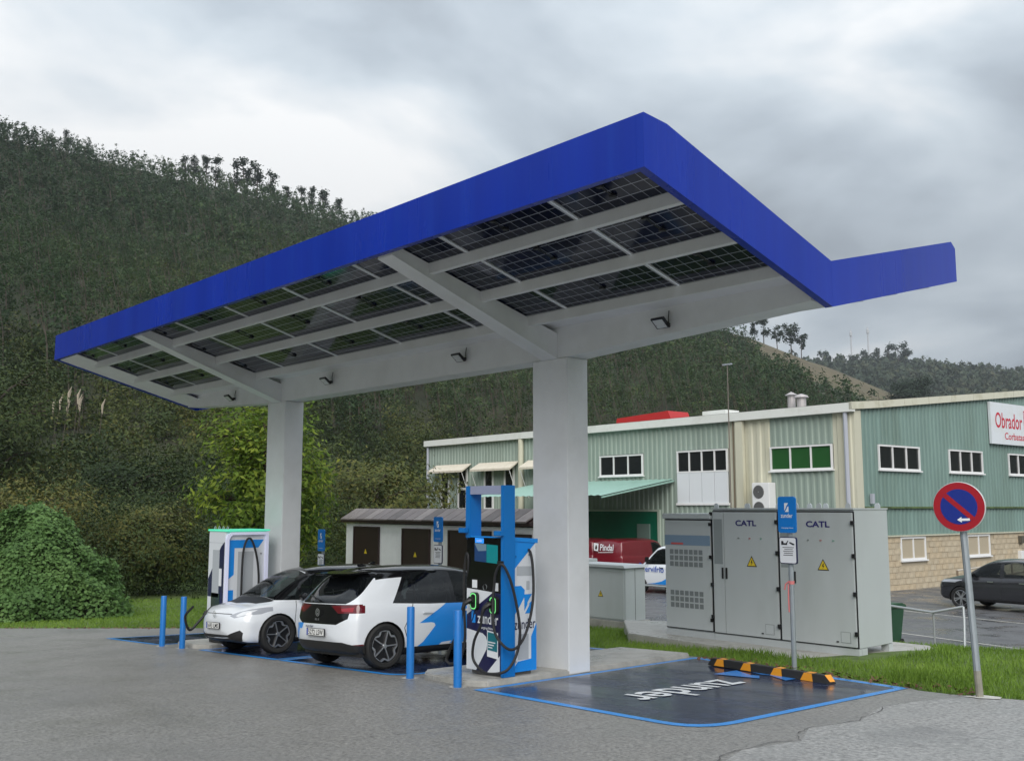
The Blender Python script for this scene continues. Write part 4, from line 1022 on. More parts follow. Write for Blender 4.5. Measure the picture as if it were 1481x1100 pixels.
# ------------------------------------------------------------------ yard furniture
bn = thing('wheelie_bin', 'dark green wheeled bin behind the tall grey cabinets', 'bin', (-12.6, 23.6, YARD+.03))
M_bin = mat('bin_green', (.015, .07, .03), .5)
v = []
for z, s in ((.08, .24), (.95, .32)): v += [(-s, -s*1.1, z), (s, -s*1.1, z), (s, s*1.1, z), (-s, s*1.1, z)]
MB().add(v, [(3, 2, 1, 0), (4, 5, 6, 7), (0, 1, 5, 4), (1, 2, 6, 5), (2, 3, 7, 6), (3, 0, 4, 7)]).build('body', M_bin, bn, bevel=.02)
MB().prism([(-.37, .955), (.37, .955), (.37, 1.0), (.2, 1.06), (-.3, 1.07), (-.37, 1.0)], -.36, .36, 'x').build('lid', M_bin, bn, bevel=.01)
for sx in (-.25, .25): MB().lathe([(.02, sx-.03), (.1, sx-.03), (.1, sx+.03), (.02, sx+.03)], 14, 'x', (0, .26, .1)).build('wheel', M_rub, bn)
M_galv = mat('galvanised_rail', (.38, .4, .41), .5, metal=.5)
rl = thing('railing', 'thin galvanised railing with a sloping end behind the verge', 'railing', (-11.5, 23.4, YARD+.03))
r0 = Vector((-11.5, 23.4, YARD+.03))
pts = [(-14.6, 22.9, -.52), (-13, 22.85, -.53), (-11.0, 22.8, -.62), (-10.0, 22.9, -.55), (-9.9, 22.6, -1.6)]
MB().tube([Vector(p)-r0 for p in [(-20, 23, -.52), (-12.2, 22.8, -.54), (-11.0, 22.75, -.62), (-10.35, 22.9, -.46)]], .03, 8).build('handrail', M_galv, rl, smooth=True)
MB().tube([Vector(p)-r0 for p in [(-10.35, 22.9, -.46), (-10.3, 22.8, -.75), (-10.15, 22.4, -1.62)]], .03, 8).build('end_post', M_galv, rl, smooth=True)
for x in (-11.0, -13.2, -15.4, -17.6, -19.8): MB().tube([Vector((x, 22.8, -.6))-r0, Vector((x, 22.8, -1.64))-r0], .022, 6).build('post', M_galv, rl)
rp = thing('ramp_railing', 'brown steel ramp railing along the block wall behind the dark car', 'railing', (-17.1, 37.5, YARD+.03))
M_rust = mat('brown_rail', (.2, .14, .09), .6)
for z in (1.05, .62, .25): MB().tube([(0, 0, z), (.3, 9, z+.25)], .035, 8).build('rail', M_rust if z < 1 else mat('worn_pale_rail', (.5, .45, .38), .5), rp)
for k in range(5): MB().tube([(.3*k/4, 9*k/4, 0), (.3*k/4, 9*k/4, 1.05+.25*k/4)], .04, 8).build('post', M_rust, rp)
# ------------------------------------------------------------------ cars
M_paint = mat('white_car_paint', (.72, .75, .79), .28, coat=.8, back=(.03, .03, .03))
M_croof = mat('black_car_roof', (.005, .005, .006), .12, coat=.25, spec=.35, back=(.03, .03, .03))
M_trim = mat('dark_trim', (.018, .018, .019), .5, back=(.02, .02, .02))
M_glassd = glass('tinted_privacy_glass', (.004, .005, .006), .86)
M_glass = glass('clear_car_glass', (.012, .016, .017), .38)
M_tyre = mat('tyre_rubber', (.012, .012, .012), .75)
M_rimd = mat('rim_black', (.008, .008, .009), .3)
M_rims = mat('rim_silver', (.6, .61, .63), .28, metal=.9)
M_tail = mat('tail_light_red', (.11, .003, .008), .12, coat=.6)
M_taild = mat('tail_light_dark', (.06, .004, .008), .12, coat=.6)
M_head = mat('headlight_clear', (.36, .38, .42), .12, coat=.8)
M_seat = mat('seat_grey', (.09, .09, .095), .8)
M_chrome = mat('chrome', (.75, .76, .78), .12, metal=1)
M_plate = mat('plate_white', (.78, .78, .76), .4)
def crom(keys, x):
    """monotone-ish cubic through (x, v) keys"""
    xs = [k[0] for k in keys]; vs = [k[1] for k in keys]
    if x <= xs[0]: return vs[0]
    if x >= xs[-1]: return vs[-1]
    i = max(j for j in range(len(xs)) if xs[j] <= x); i = min(i, len(xs)-2)
    def sl(j):
        if j == 0: return (vs[1]-vs[0])/(xs[1]-xs[0])
        if j == len(xs)-1: return (vs[-1]-vs[-2])/(xs[-1]-xs[-2])
        a, b = (vs[j]-vs[j-1])/(xs[j]-xs[j-1]), (vs[j+1]-vs[j])/(xs[j+1]-xs[j])
        return 0 if a*b <= 0 else 2*a*b/(a+b)
    h = xs[i+1]-xs[i]; t = (x-xs[i])/h
    return (2*t**3-3*t*t+1)*vs[i]+(t**3-2*t*t+t)*h*sl(i)+(-2*t**3+3*t*t)*vs[i+1]+(t**3-t*t)*h*sl(i+1)
def shell(c):
    """body skin lofted along x (front is +x): dict of profile keys -> bmesh"""
    xr, xf, cr_, cf_ = c['xr'], c['xf'], c['cr'], c['cf']
    sx = list(np.linspace(xr+cr_, xf-cf_, c.get('nx', 84)))
    NL, NG, NT = 22, 12, 9
    def section(x):
        zt, zb, hw, bl, wr = (crom(c[k], x) for k in ('top', 'bot', 'hw', 'belt', 'wr'))
        g = zt-bl; pts = []
        if g < .16:
            bl2 = min(bl, zt-.10-0.0)
            f = max(0, min(1, g/.16)); f = f*f*(3-2*f)
        else: bl2 = bl; f = 1
        low = [(0, zb), (hw*.55, zb), (hw*.86, zb+.015), (hw*.955, zb+.09), (hw*.985, zb+.25), (hw, (zb+bl2)*.5+.06), (hw*.992, bl2-.16), (hw*.968, bl2-.05), (hw*.94, bl2)]
        # shoulders flow into the bonnet where there is no glass house
        re = (hw*.94)*(1-f)*.93+wr*f; ze = (zt-.035)*(1-f)+(zt-.10)*f
        P = smoothpath([(a, b, 0) for a, b in low], 6)
        idx = np.linspace(0, len(P)-1, NL); LOW = []
        for q in idx:
            i = int(q); j = min(i+1, len(P)-1); v = P[i].lerp(P[j], q-i); LOW.append((v.x, v.y))
        a, b = LOW[-1], (re, ze)
        G = []
        for k in range(1, NG+1):
            t = k/NG; bow = .022*math.sin(math.pi*t)*f
            G.append((a[0]+(b[0]-a[0])*t+bow, a[1]+(b[1]-a[1])*t))
        Tt = []
        for k in range(1, NT+1):
            t = k/NT; y = re*(1-t); e_ = (1-(y/re)**2.6)
            Tt.append((y, ze+(zt-ze)*e_))
        return LOW+G+Tt
    def shear(x, z):
        w = max(0, min(1, (c['shr_x']-x)/(c['shr_x']-xr))); w = w*w*(3-2*w)
        v = max(0, min(1, (x-c['shf_x'])/(xf-c['shf_x']))); v = v*v*(3-2*v)
        return x + crom(c['rear'], z)*w + crom(c['front'], z)*v
    rings = []
    for x in sx: rings.append([(x, y, z) for y, z in section(x)])
    def cap(ring, x0, depth, sgn, zc):
        o_ = []
        for k in (.985, .96, .92, .86, .78, .68, .56, .42, .28, .14, .02):
            dx_ = depth*(1-k**c.get('pw', 3.2))**.62
            o_.append([(x0+sgn*dx_, y*k, zc+(z-zc)*k) for _, y, z in ring])
        return o_
    rc = cap(rings[0], sx[0], cr_, -1, c['zcr']); fc = cap(rings[-1], sx[-1], cf_, 1, c['zcf'])
    rings = rc[::-1]+rings+fc
    n = len(rings[0]); bm = bmesh.new()
    L_, Rr = [], []
    for rg in rings:
        a = [bm.verts.new((shear(x, z), y, z)) for x, y, z in rg]
        b = [a[i] if abs(rg[i][1]) < 1e-6 else bm.verts.new((shear(rg[i][0], rg[i][2]), -rg[i][1], rg[i][2])) for i in range(n)]
        L_.append(a); Rr.append(b)
    for i in range(len(rings)-1):
        for k in range(n-1):
            for S, fl in ((L_, 0), (Rr, 1)):
                q = [S[i][k], S[i+1][k], S[i+1][k+1], S[i][k+1]]
                q = list(dict.fromkeys(q))
                if len(q) > 2:
                    try: bm.faces.new(q if fl else q[::-1])
                    except ValueError: pass
    for S, fl in ((L_[0]+Rr[0][::-1], 0), (L_[-1]+Rr[-1][::-1], 1)):
        q = list(dict.fromkeys(S))
        try: bm.faces.new(q)
        except ValueError: pass
    bmesh.ops.recalc_face_normals(bm, faces=bm.faces)
    return bm
def inpoly(p, poly):
    x, y = p; ins = False; j = len(poly)-1
    for i in range(len(poly)):
        xi, yi = poly[i]; xj, yj = poly[j]
        if (yi > y) != (yj > y) and x < (xj-xi)*(y-yi)/(yj-yi)+xi: ins = not ins
        j = i
    return ins
AX = {'side': (0, 2), 'rear': (1, 2), 'front': (1, 2), 'top': (0, 1)}
def region(bm, poly, view, pred, mi, only=None):
    """cut a polygon (seen along an axis) into the skin and give the faces inside a material slot"""
    a, b = AX[view]; m = .06
    x0, x1 = min(p[0] for p in poly)-m, max(p[0] for p in poly)+m; y0, y1 = min(p[1] for p in poly)-m, max(p[1] for p in poly)+m
    def sel():
        r_ = []
        for f in bm.faces:
            c_ = f.calc_center_median()
            if x0-.1 < c_[a] < x1+.1 and y0-.1 < c_[b] < y1+.1 and pred(c_, f.normal): r_.append(f)
        return r_
    for i in range(len(poly)):
        p, q = poly[i], poly[(i+1) % len(poly)]
        d = (q[0]-p[0], q[1]-p[1])
        if abs(d[0])+abs(d[1]) < 1e-6: continue
        ex, ey = (min(p[0], q[0])-.04, max(p[0], q[0])+.04), (min(p[1], q[1])-.04, max(p[1], q[1])+.04)
        fs = [f for f in sel() if any(ex[0] <= v.co[a] <= ex[1] and ey[0] <= v.co[b] <= ey[1] for v in f.verts) or (ex[0] <= f.calc_center_median()[a] <= ex[1] and ey[0] <= f.calc_center_median()[b] <= ey[1])]
        if not fs: continue
        n_ = [0, 0, 0]; n_[a], n_[b] = -d[1], d[0]; co = [0, 0, 0]; co[a], co[b] = p
        g = list({v for f in fs for v in f.verts})+list({e_ for f in fs for e_ in f.edges})+fs
        bmesh.ops.bisect_plane(bm, geom=g, plane_co=co, plane_no=n_, dist=1e-5)
    for f in sel():
        c_ = f.calc_center_median()
        if inpoly((c_[a], c_[b]), poly) and (only is None or f.material_index in only): f.material_index = mi
def circle(cx, cz, r, n=26): return [(cx+r*math.cos(2*math.pi*k/n), cz+r*math.sin(2*math.pi*k/n)) for k in range(n)]
def split(bm, parent, slots):
    """one mesh object per slot: slots = list of (name, material, separate-islands?)"""
    outp = {}
    for f in bm.faces: f.smooth = True
    for i, sl2 in enumerate(slots):
        if sl2 is None: continue
        name, m, isl = sl2
        fs = [f for f in bm.faces if f.material_index == i]
        if not fs: continue
        groups = [fs]
        if isl:
            S = set(fs); groups = []
            while S:
                st = [S.pop()]; gset = [st[0]]
                while st:
                    f = st.pop()
                    for e_ in f.edges:
                        for h in e_.link_faces:
                            if h in S: S.discard(h); gset.append(h); st.append(h)
                if len(gset) > 2: groups.append(gset)
        for gset in groups:
            vi = {}; vs = []; F_ = []; nm = []
            for f in gset:
                r_ = []
                for v in f.verts:
                    if v not in vi: vi[v] = len(vs); vs.append(tuple(v.co)); nm.append(tuple(v.normal))
                    r_.append(vi[v])
                F_.append(r_)
            me = bpy.data.meshes.new(name); me.from_pydata(vs, [], F_)
            me.polygons.foreach_set('use_smooth', np.ones(len(F_), bool))
            me.normals_split_custom_set_from_vertices(nm)
            outp.setdefault(name, []).append(link(name, me, m, parent))
    bm.free(); return outp
_wheel = {}
def wheel(parent, x, y, r, style='star', s=1):
    """tyre + rim; outer face towards y*s"""
    w = bpy.data.objects.new('wheel', None); C.objects.link(w); w.parent = parent; w.location = (x, y, r); w.empty_display_size = .1
    key = (style, round(r, 3), s)
    if key not in _wheel:
        t_ = MB(); rr = r*.75
        t_.lathe([(rr, -.1*s), (r*.9, -.108*s), (r*.965, -.095*s), (r, -.07*s), (r, .07*s), (r*.965, .095*s), (r*.9, .108*s), (rr, .1*s), (rr-.012, .085*s), (rr-.012, -.1*s)], 40, 'y')
        a = t_.build('tyre', M_tyre, None, smooth=True)
        d_ = MB(); d_.lathe([(rr-.01, .0), (rr-.012, .05*s), (.05, .045*s), (.0001, .045*s)], 32, 'y'); d_.lathe([(rr-.002, .085*s), (rr-.02, .088*s), (rr-.022, .06*s)], 40, 'y')
        b = d_.build('rim', M_rimd, None, smooth=True)
        sp = MB()
        def bar(p, q, wd, z0=.052, z1=.078):
            d = Vector((q[0]-p[0], q[1]-p[1])).normalized(); n_ = Vector((-d.y, d.x))*wd/2
            P4 = [(p[0]+n_.x, p[1]+n_.y), (p[0]-n_.x, p[1]-n_.y), (q[0]-n_.x, q[1]-n_.y), (q[0]+n_.x, q[1]+n_.y)]
            sp.prism(P4, z0*s, z1*s, 'y')
        def pol(rad, deg): return (rad*math.cos(R(deg)), rad*math.sin(R(deg)))
        if style == 'star':
            for k in range(5):
                a0 = 90+72*k
                bar(pol(.02, a0-15), pol(rr*.92, a0-15), .016)
                bar(pol(rr*.93, a0-17), pol(rr*.93, a0+17), .014, .056, .08)
                bar(pol(rr*.93, a0+17), pol(rr*.72, a0+33), .03, .05, .076)
                bar(pol(rr*.72, a0+33), pol(rr*.93, a0+55), .022, .052, .077)
        else:
            for k in range(10):
                bar(pol(.03, 36*k), pol(rr*.95, 36*k+(9 if k % 2 else -9)), .032)
        sp.lathe([(.0001, .088*s), (.035, .086*s), (.04, .05*s)], 16, 'y')
        if style != 'star': sp.lathe([(rr-.004, .08*s), (rr-.03, .088*s), (rr-.034, .06*s)], 40, 'y')
        c_ = sp.build('spokes', M_rims if style == 'star' else M_rims, None)
        _wheel[key] = (a.data, b.data, c_.data)
        for o_ in (a, b, c_): bpy.data.objects.remove(o_)
    for nm_, me_ in zip(('tyre', 'rim', 'spokes'), _wheel[key]):
        o_ = bpy.data.objects.new(nm_, me_); C.objects.link(o_); o_.parent = w
    return w
def arch_liner(parent, xc, hw, r, m=None):
    for s in (-1, 1):
        mb_ = MB(); n = 18; v = []
        for k in range(n+1):
            a = R(-12+204*k/n)
            for y in (hw*.99, hw*.6): v.append((xc+(r+.004)*math.cos(a), s*y, .345+(r+.004)*math.sin(a)))
        f = [(2*k, 2*k+2, 2*k+3, 2*k+1) for k in range(n)]
        v2 = [(xc+(r+.01)*math.cos(R(-12+204*k/n)), s*hw*.6, .345+(r+.01)*math.sin(R(-12+204*k/n))) for k in range(n+1)]
        b0 = len(v); v += v2; f.append(tuple(range(b0, b0+n+1)))
        mb_.add(v, f).build('wheel_arch', m or M_trim, parent, fix=False)
def seats(parent, x_front, x_rear, w=.32):
    for x, ys, nm in ((x_front, (-.36, .36), 'front_seat'), (x_rear, (-.36, .36), 'rear_seat')):
        for y in ys:
            s_ = MB(); s_.box(x-.1, x+.42, y-.25, y+.25, .42, .62)
            s_.prism([(x-.12, .6), (x+.04, .6), (x-.08, 1.12), (x-.2, 1.1)], y-.24, y+.24, 'y'); s_.box(x-.24, x-.14, y-.12, y+.12, 1.14, 1.32)
            s_.build(nm, M_seat, parent, bevel=.03)
ID = dict(xr=-2.05, xf=2.21, cr=.20, cf=.34, pw=3.4, zcr=.72, zcf=.56, shr_x=-1.1, shf_x=1.4, nx=92,
  top=[(-2.05, 1.43), (-1.75, 1.49), (-1.3, 1.535), (-.6, 1.566), (0, 1.56), (.45, 1.515), (.8, 1.41), (1.15, 1.215), (1.4, 1.06), (1.55, .985), (1.75, .93), (1.9, .875), (2.05, .80), (2.21, .72)],
  bot=[(-2.05, .3), (-1.7, .2), (-1.2, .17), (1.2, .17), (1.8, .19), (2.21, .22)],
  hw=[(-2.05, .84), (-1.7, .885), (-1.2, .905), (1.0, .9), (1.5, .9), (1.8, .865), (2.21, .80)],
  belt=[(-2.05, 1.02), (-1.5, 1.0), (-.9, .975), (0, .935), (.8, .905), (1.4, .88), (2.21, .82)],
  wr=[(-2.05, .56), (-1.6, .6), (-1, .635), (0, .655), (.7, .665), (1.1, .7), (1.5, .74), (2.21, .74)],
  rear=[(.15, .12), (.3, .03), (.5, -.005), (.7, .0), (.85, .03), (1.0, .06), (1.2, .2), (1.4, .34), (1.5, .36), (1.6, .36)],
  front=[(.15, -.12), (.25, -.02), (.45, .0), (.62, -.01), (.75, -.06), (.9, -.12)])
def id_hatch(name, label, loc, rot, graphics, plate):
    t = thing(name, label, 'car', loc, rot, 'white electric hatchbacks')
    bm = shell(ID)
    sd = lambda c, n: abs(c[1]) > .45 and abs(n[1]) > .25
    rr_ = lambda c, n: c[0] < -1.35 and n[0] < -.12
    ff = lambda c, n: c[0] > 1.25 and n[0] > .1
    # 0 body,1 roof,2 windscreen,3 rear side glass,4 front side glass,5 tail panel,6 tail lamp,7 headlamp,8 grille,9 rear bumper trim,10 sill,11 seam,12 blue,13 rear glass,14 reflector,15 cut,16 cowl,17 pillar,18 lamp lens
    top_ = lambda c, n: n[2] > .2 and c[2] > 1.0
    region(bm, [(-1.95, -.9), (.62, -.9), (.62, .9), (-1.95, .9)], 'top', lambda c, n: n[2] > .35 and c[2] > 1.36, 1)
    region(bm, [(1.42, -.72), (1.5, 0), (1.42, .72), (.66, .6), (.6, 0), (.66, -.6)], 'top', lambda c, n: c[2] > .9 and n[2] > .25 and c[0] > .4, 2)
    region(bm, [(1.7, -.6), (1.78, 0), (1.7, .6), (1.42, .76), (1.5, 0), (1.42, -.76)], 'top', lambda c, n: c[2] > .85 and n[2] > .4 and c[0] > 1.2, 16)
    # side glass house, black frame then panes
    region(bm, [(-1.22, .985), (-.5, .945), (.6, .925), (1.42, .95), (1.15, 1.2), (.72, 1.43), (.4, 1.5), (-.4, 1.53), (-.84, 1.50)], 'side', sd, 17)
    region(bm, [(-1.1, 1.005), (-.78, .985), (-.79, 1.41), (-.83, 1.42)], 'side', sd, 3)
    region(bm, [(-.74, .982), (-.02, .955), (-.06, 1.45), (-.3, 1.47), (-.74, 1.45)], 'side', sd, 3)
    region(bm, [(.06, .953), (.86, .945), (.86, 1.2), (.6, 1.37), (.3, 1.44), (.02, 1.455)], 'side', sd, 4)
    region(bm, [(.9, .945), (1.26, .955), (.92, 1.18)], 'side', sd, 4)
    # arches
    for xc in (-1.385, 1.385): region(bm, circle(xc, .345, .375), 'side', lambda c, n: abs(c[1]) > .55, 15)
    # rear
    region(bm, [(-1.2, 1.54), (-1.93, 1.0), (-2.4, 1.0), (-2.4, 1.75), (-1.2, 1.75)], 'side', lambda c, n: True, 1)
    region(bm, [(-.85, 1.40), (.85, 1.40), (.8, .99), (-.8, .99)], 'rear', lambda c, n: c[0] < -1.2 and n[0] < -.12, 13, (1,))
    region(bm, [(-.74, .99), (.74, .99), (.72, .78), (.5, .69), (-.5, .69), (-.72, .78)], 'rear', rr_, 5)
    for s in (-1, 1):
        region(bm, [(s*.3, .97), (s*.98, 1.0), (s*.98, .86), (s*.5, .86)], 'rear', lambda c, n: c[0] < -1.62 and (n[0] < -.1), 6)
        region(bm, [(s*.55, .93), (s*.78, .95), (s*.78, .885), (s*.58, .885)], 'rear', lambda c, n: c[0] < -1.62 and (n[0] < -.1), 18)
        region(bm, [(s*.52, .375), (s*.86, .40), (s*.86, .36), (s*.56, .345)], 'rear', rr_, 14)
    region(bm, [(-.98, .35), (-.62, .43), (.62, .43), (.98, .35), (.98, .1), (-.98, .1)], 'rear', lambda c, n: c[0] < -1.74, 9)
    # front
    for s in (-1, 1):
        region(bm, [(s*.46, .70), (s*.6, .66), (s*.86, .72), (s*.93, .845), (s*.84, .835), (s*.6, .76)], 'front', lambda c, n: c[0] > 1.5 and abs(c[1]) > .38, 7)
    for s in (-1, 1): region(bm, [(s*.6, .70), (s*.66, .685), (s*.8, .73), (s*.82, .80), (s*.68, .765)], 'front', lambda c, n: c[0] > 1.5 and abs(c[1]) > .38, 19)
    region(bm, [(-.5, .735), (.5, .735), (.5, .722), (-.5, .722)], 'front', lambda c, n: c[0] > 1.9, 11)
    region(bm, [(-.76, .40), (-.72, .45), (-.45, .36), (.45, .36), (.72, .45), (.76, .40), (.72, .26), (.5, .225), (-.5, .225), (-.72, .26)], 'front', lambda c, n: c[0] > 1.6 and n[0] > .05, 8)
    # sills and seams
    region(bm, [(-1.06, .12), (1.06, .12), (1.02, .27), (.2, .29), (-1.02, .3)], 'side', lambda c, n: abs(c[1]) > .6, 10)
    for seam_ in ([(-.83, .98), (-.815, .98), (-1.02, .6), (-.93, .33), (-.945, .33), (-1.035, .6)], [(.025, .955), (.037, .955), (.035, .31), (.023, .31)], [(1.0, .93), (1.012, .93), (1.06, .6), (1.05, .32), (1.038, .32), (1.048, .6)]):
        region(bm, seam_, 'side', sd, 11, (0,))
    if graphics:
        gd = lambda c, n: c[1] < -.5
        region(bm, [(-.16, .942), (.3, .93), (.3, .80), (.36, .74), (.72, .72), (.3, .36), (-.28, .33), (-.52, .16), (-1.0, .16), (-.66, .36), (-.42, .6), (-.44, .64), (-.50, .655), (-.74, .655)], 'side', gd, 12, (0, 11))
        region(bm, [(.98, .655), (.5, .64), (.62, .50), (.16, .3), (-.12, .3), (.25, .62)], 'side', gd, 12, (0,))
        region(bm, [(.74, .68), (.44, .70), (.5, .60), (.68, .60)], 'rear', rr_, 12, (0,))
        region(bm, [(.86, .60), (.6, .6), (.66, .44), (.9, .44)], 'rear', lambda c, n: c[0] < -1.8, 12, (0,))
    for f in [f for f in bm.faces if f.material_index == 15]: bm.faces.remove(f)
    under = [f for f in bm.faces if f.material_index == 0 and f.normal.z < -.75]
    for f in under: f.material_index = 10
    slots = [('body', M_paint, False), ('roof', M_croof, False), ('windscreen', M_glass, False), ('rear_side_window', M_glassd, True), ('front_side_window', M_glass, True), ('tailgate_panel', M_croof, False), ('tail_light', M_tail, True),
             ('headlight', M_head, True), ('lower_grille', M_trim, False), ('rear_bumper_trim', M_trim, False), ('sill_trim', M_trim, False), ('seam', M_gap, True), ('blue_graphic', M_cblue, True), ('rear_window', M_glassd, False), ('reflector', M_tail, True), None, ('windscreen_cowl', M_trim, False), ('pillar_trim', M_croof, False), ('tail_lamp_lens', mat('lens_bright_red', (.3, .008, .02), .12, coat=.6), True), ('headlamp_lens', mat('lens_clear', (.7, .72, .75), .1, coat=.8), True)]
    split(bm, t, slots)
    r = .345
    for xc in (-1.385, 1.385):
        arch_liner(t, xc, .9, .375)
        for s in (-1, 1): wheel(t, xc, s*.80, r, 'star', s)
    seats(t, .25, -.75)
    d_ = MB().prism([(1.0, .6), (1.3, .86), (.85, .93), (.7, .6)], -.7, .7, 'y'); d_.build('dashboard', M_trim, t)
    MB().box(-1.8, 1.3, -.8, .8, .2, .3).build('floor_pan', M_trim, t)
    for s in (-1, 1):
        m_ = MB().lathe([(.0001, -.06), (.05, -.055), (.085, -.02), (.09, .03), (.06, .06), (.0001, .065)], 16, 'x', (0, 0, 0))
        for i in range(len(m_.v)): m_.v[i] = (.93+m_.v[i][0]*1.1, s*.99+m_.v[i][1]*1.25, 1.0+m_.v[i][2]*.85)
        m_.build('mirror', M_croof, t, smooth=True)
        MB().tube([(.92, s*.86, .955), (.92, s*.94, .985)], .025, 6).build('mirror_arm', M_croof, t)
        for xh in (-.58, .27):
            y = s*.915
            MB().prism([(xh-.1, .80), (xh+.1, .795), (xh+.11, .825), (xh-.08, .835)], y-.012*s, y+.012*s, 'y').build('door_handle', M_paint if True else None, t, bevel=.006)
    # spoiler, wiper, antenna
    MB().add([(-1.42, -.56, 1.487), (-1.42, .56, 1.487), (-1.83, .52, 1.452), (-1.83, -.52, 1.452), (-1.42, -.56, 1.46), (-1.42, .56, 1.46), (-1.80, .5, 1.43), (-1.80, -.5, 1.43)], [(0, 1, 2, 3), (7, 6, 5, 4), (2, 6, 7, 3), (0, 3, 7, 4), (1, 5, 6, 2)]).build('roof_spoiler', M_croof, t, bevel=.008)
    MB().tube([(-2.02, 0, 1.03), (-2.0, .1, 1.07), (-1.95, .38, 1.12)], .012, 6).build('rear_wiper', M_black, t)
    MB().prism([(-1.15, 1.555), (-1.25, 1.60), (-1.32, 1.59), (-1.3, 1.545)], -.03, .03, 'y').build('antenna_fin', M_croof, t, bevel=.008)
    # badges: ring with the two letter strokes
    for xb, zb_, sg, rb in ((-2.055, .865, -1, .06), (2.215, .725, 1, .06)):
        q = MB(); n = 28; ro, ri = rb, rb*.84
        yb = lambda a: a*(-sg)
        v = [(xb, ro*math.cos(2*math.pi*k/n), zb_+ro*math.sin(2*math.pi*k/n)) for k in range(n)]+[(xb, ri*math.cos(2*math.pi*k/n), zb_+ri*math.sin(2*math.pi*k/n)) for k in range(n)]
        q.add(v, [(k, (k+1) % n, n+(k+1) % n, n+k) for k in range(n)])
        def stroke(p, r2):
            d = Vector((r2[0]-p[0], r2[1]-p[1])).normalized(); n_ = Vector((-d.y, d.x))*rb*.08
            q.add([(xb, rb*p[0]+n_.x, zb_+rb*p[1]+n_.y), (xb, rb*p[0]-n_.x, zb_+rb*p[1]-n_.y), (xb, rb*r2[0]-n_.x, zb_+rb*r2[1]-n_.y), (xb, rb*r2[0]+n_.x, zb_+rb*r2[1]+n_.y)], [(0, 1, 2, 3)])
        for p, r2 in (((-.32, .8), (0, .1)), ((.32, .8), (0, .1)), ((-.7, .5), (-.32, -.68)), ((.7, .5), (.32, -.68)), ((-.32, -.68), (0, -.1)), ((.32, -.68), (0, -.1))): stroke(p, r2)
        q.build('badge', M_chrome, t, fix=False)
    for xb, zb_, sg in ((-2.085, .565, -1), (2.235, .52, 1)):
        pl2 = MB().box(xb-.008, xb+.008, -.26, .26, zb_-.055, zb_+.06).build('number_plate', M_gap, t)
        rt = (0, -sg*-1, 0)
        decal('plate_face', [(-.252, -.047), (.252, -.047), (.252, .052), (-.252, .052)], (xb+sg*.008, 0, zb_), (0, sg, 0), (0, 0, 1), M_plate, pl2, .002)
        decal('plate_strip', [(-.252, -.047), (-.215, -.047), (-.215, .052), (-.252, .052)], (xb+sg*.008, 0, zb_), (0, sg, 0), (0, 0, 1), mat('plate_blue', (.01, .04, .35), .4), pl2, .004)
        lettering(plate, (xb+sg*.008, -sg*.2, zb_-.037), (0, sg, 0), (0, 0, 1), .43, .078, M_ink, pl2, bold=.012, off=.005)
    if graphics:
        lettering('zunder', (-2.062, .34, .635), (0, -1, 0), (0, 0, 1), .24, .04, M_navy, t, bold=.008)
        lettering('ID.3', (-2.052, .07, .745), (0, -1, 0), (0, 0, 1), .11, .028, M_chrome, t, bold=.01)
    gsl = MB(); gsl.tube([(2.08, -.62, .32), (2.17, -.3, .305), (2.19, 0, .303), (2.17, .3, .305), (2.08, .62, .32)], .007, 5)
    gsl.build('grille_strip', M_chrome, t)
    return t
TL = math.atan(.045)
def slope_rot(h): # heading angle of the car's +x, on the tilted forecourt
    n_ = Vector((-.045, .014, 1)).normalized(); f_ = Vector((math.cos(h), math.sin(h), 0)); f_ = (f_-n_*f_.dot(n_)).normalized()
    return Matrix((f_, n_.cross(f_), n_)).transposed().to_euler()
id_hatch('hatchback_car', 'white electric hatchback with bright blue door graphics, seen from behind', (-13.98, 9.12+1.385, PL(-13.98, 10.5)+.006), slope_rot(R(90)), True, '5272 LSW')
id_hatch('hatchback_car', 'white electric hatchback facing out with its nose towards the forecourt', (-17.62, 9.3+1.385, PL(-17.62, 10.7)+.006), slope_rot(R(-90)), False, '1693 LMS')

# ------------------------------------------------------------------ dark SUV in the yard
SV = dict(xr=-2.3, xf=2.35, cr=.25, cf=.36, pw=3.2, zcr=.8, zcf=.66, shr_x=-1.2, shf_x=1.4, nx=70,
  top=[(-2.3, 1.5), (-1.6, 1.62), (-.8, 1.69), (0, 1.68), (.4, 1.62), (.8, 1.45), (1.2, 1.2), (1.35, 1.12), (1.7, 1.07), (2.0, 1.0), (2.35, .88)],
  bot=[(-2.3, .36), (-1.7, .26), (1.7, .26), (2.35, .3)], hw=[(-2.3, .82), (-1.7, .9), (-1, .93), (1.2, .93), (1.7, .9), (2.35, .8)],
  belt=[(-2.3, 1.15), (-1, 1.09), (0, 1.05), (1.2, 1.0), (2.35, .92)], wr=[(-2.3, .58), (-1, .66), (0, .68), (.8, .7), (1.3, .76), (2.35, .76)],
  rear=[(.2, .1), (.5, .0), (.9, .02), (1.1, .08), (1.4, .35), (1.7, .5)], front=[(.2, -.1), (.45, 0), (.75, -.02), (1.0, -.12)])
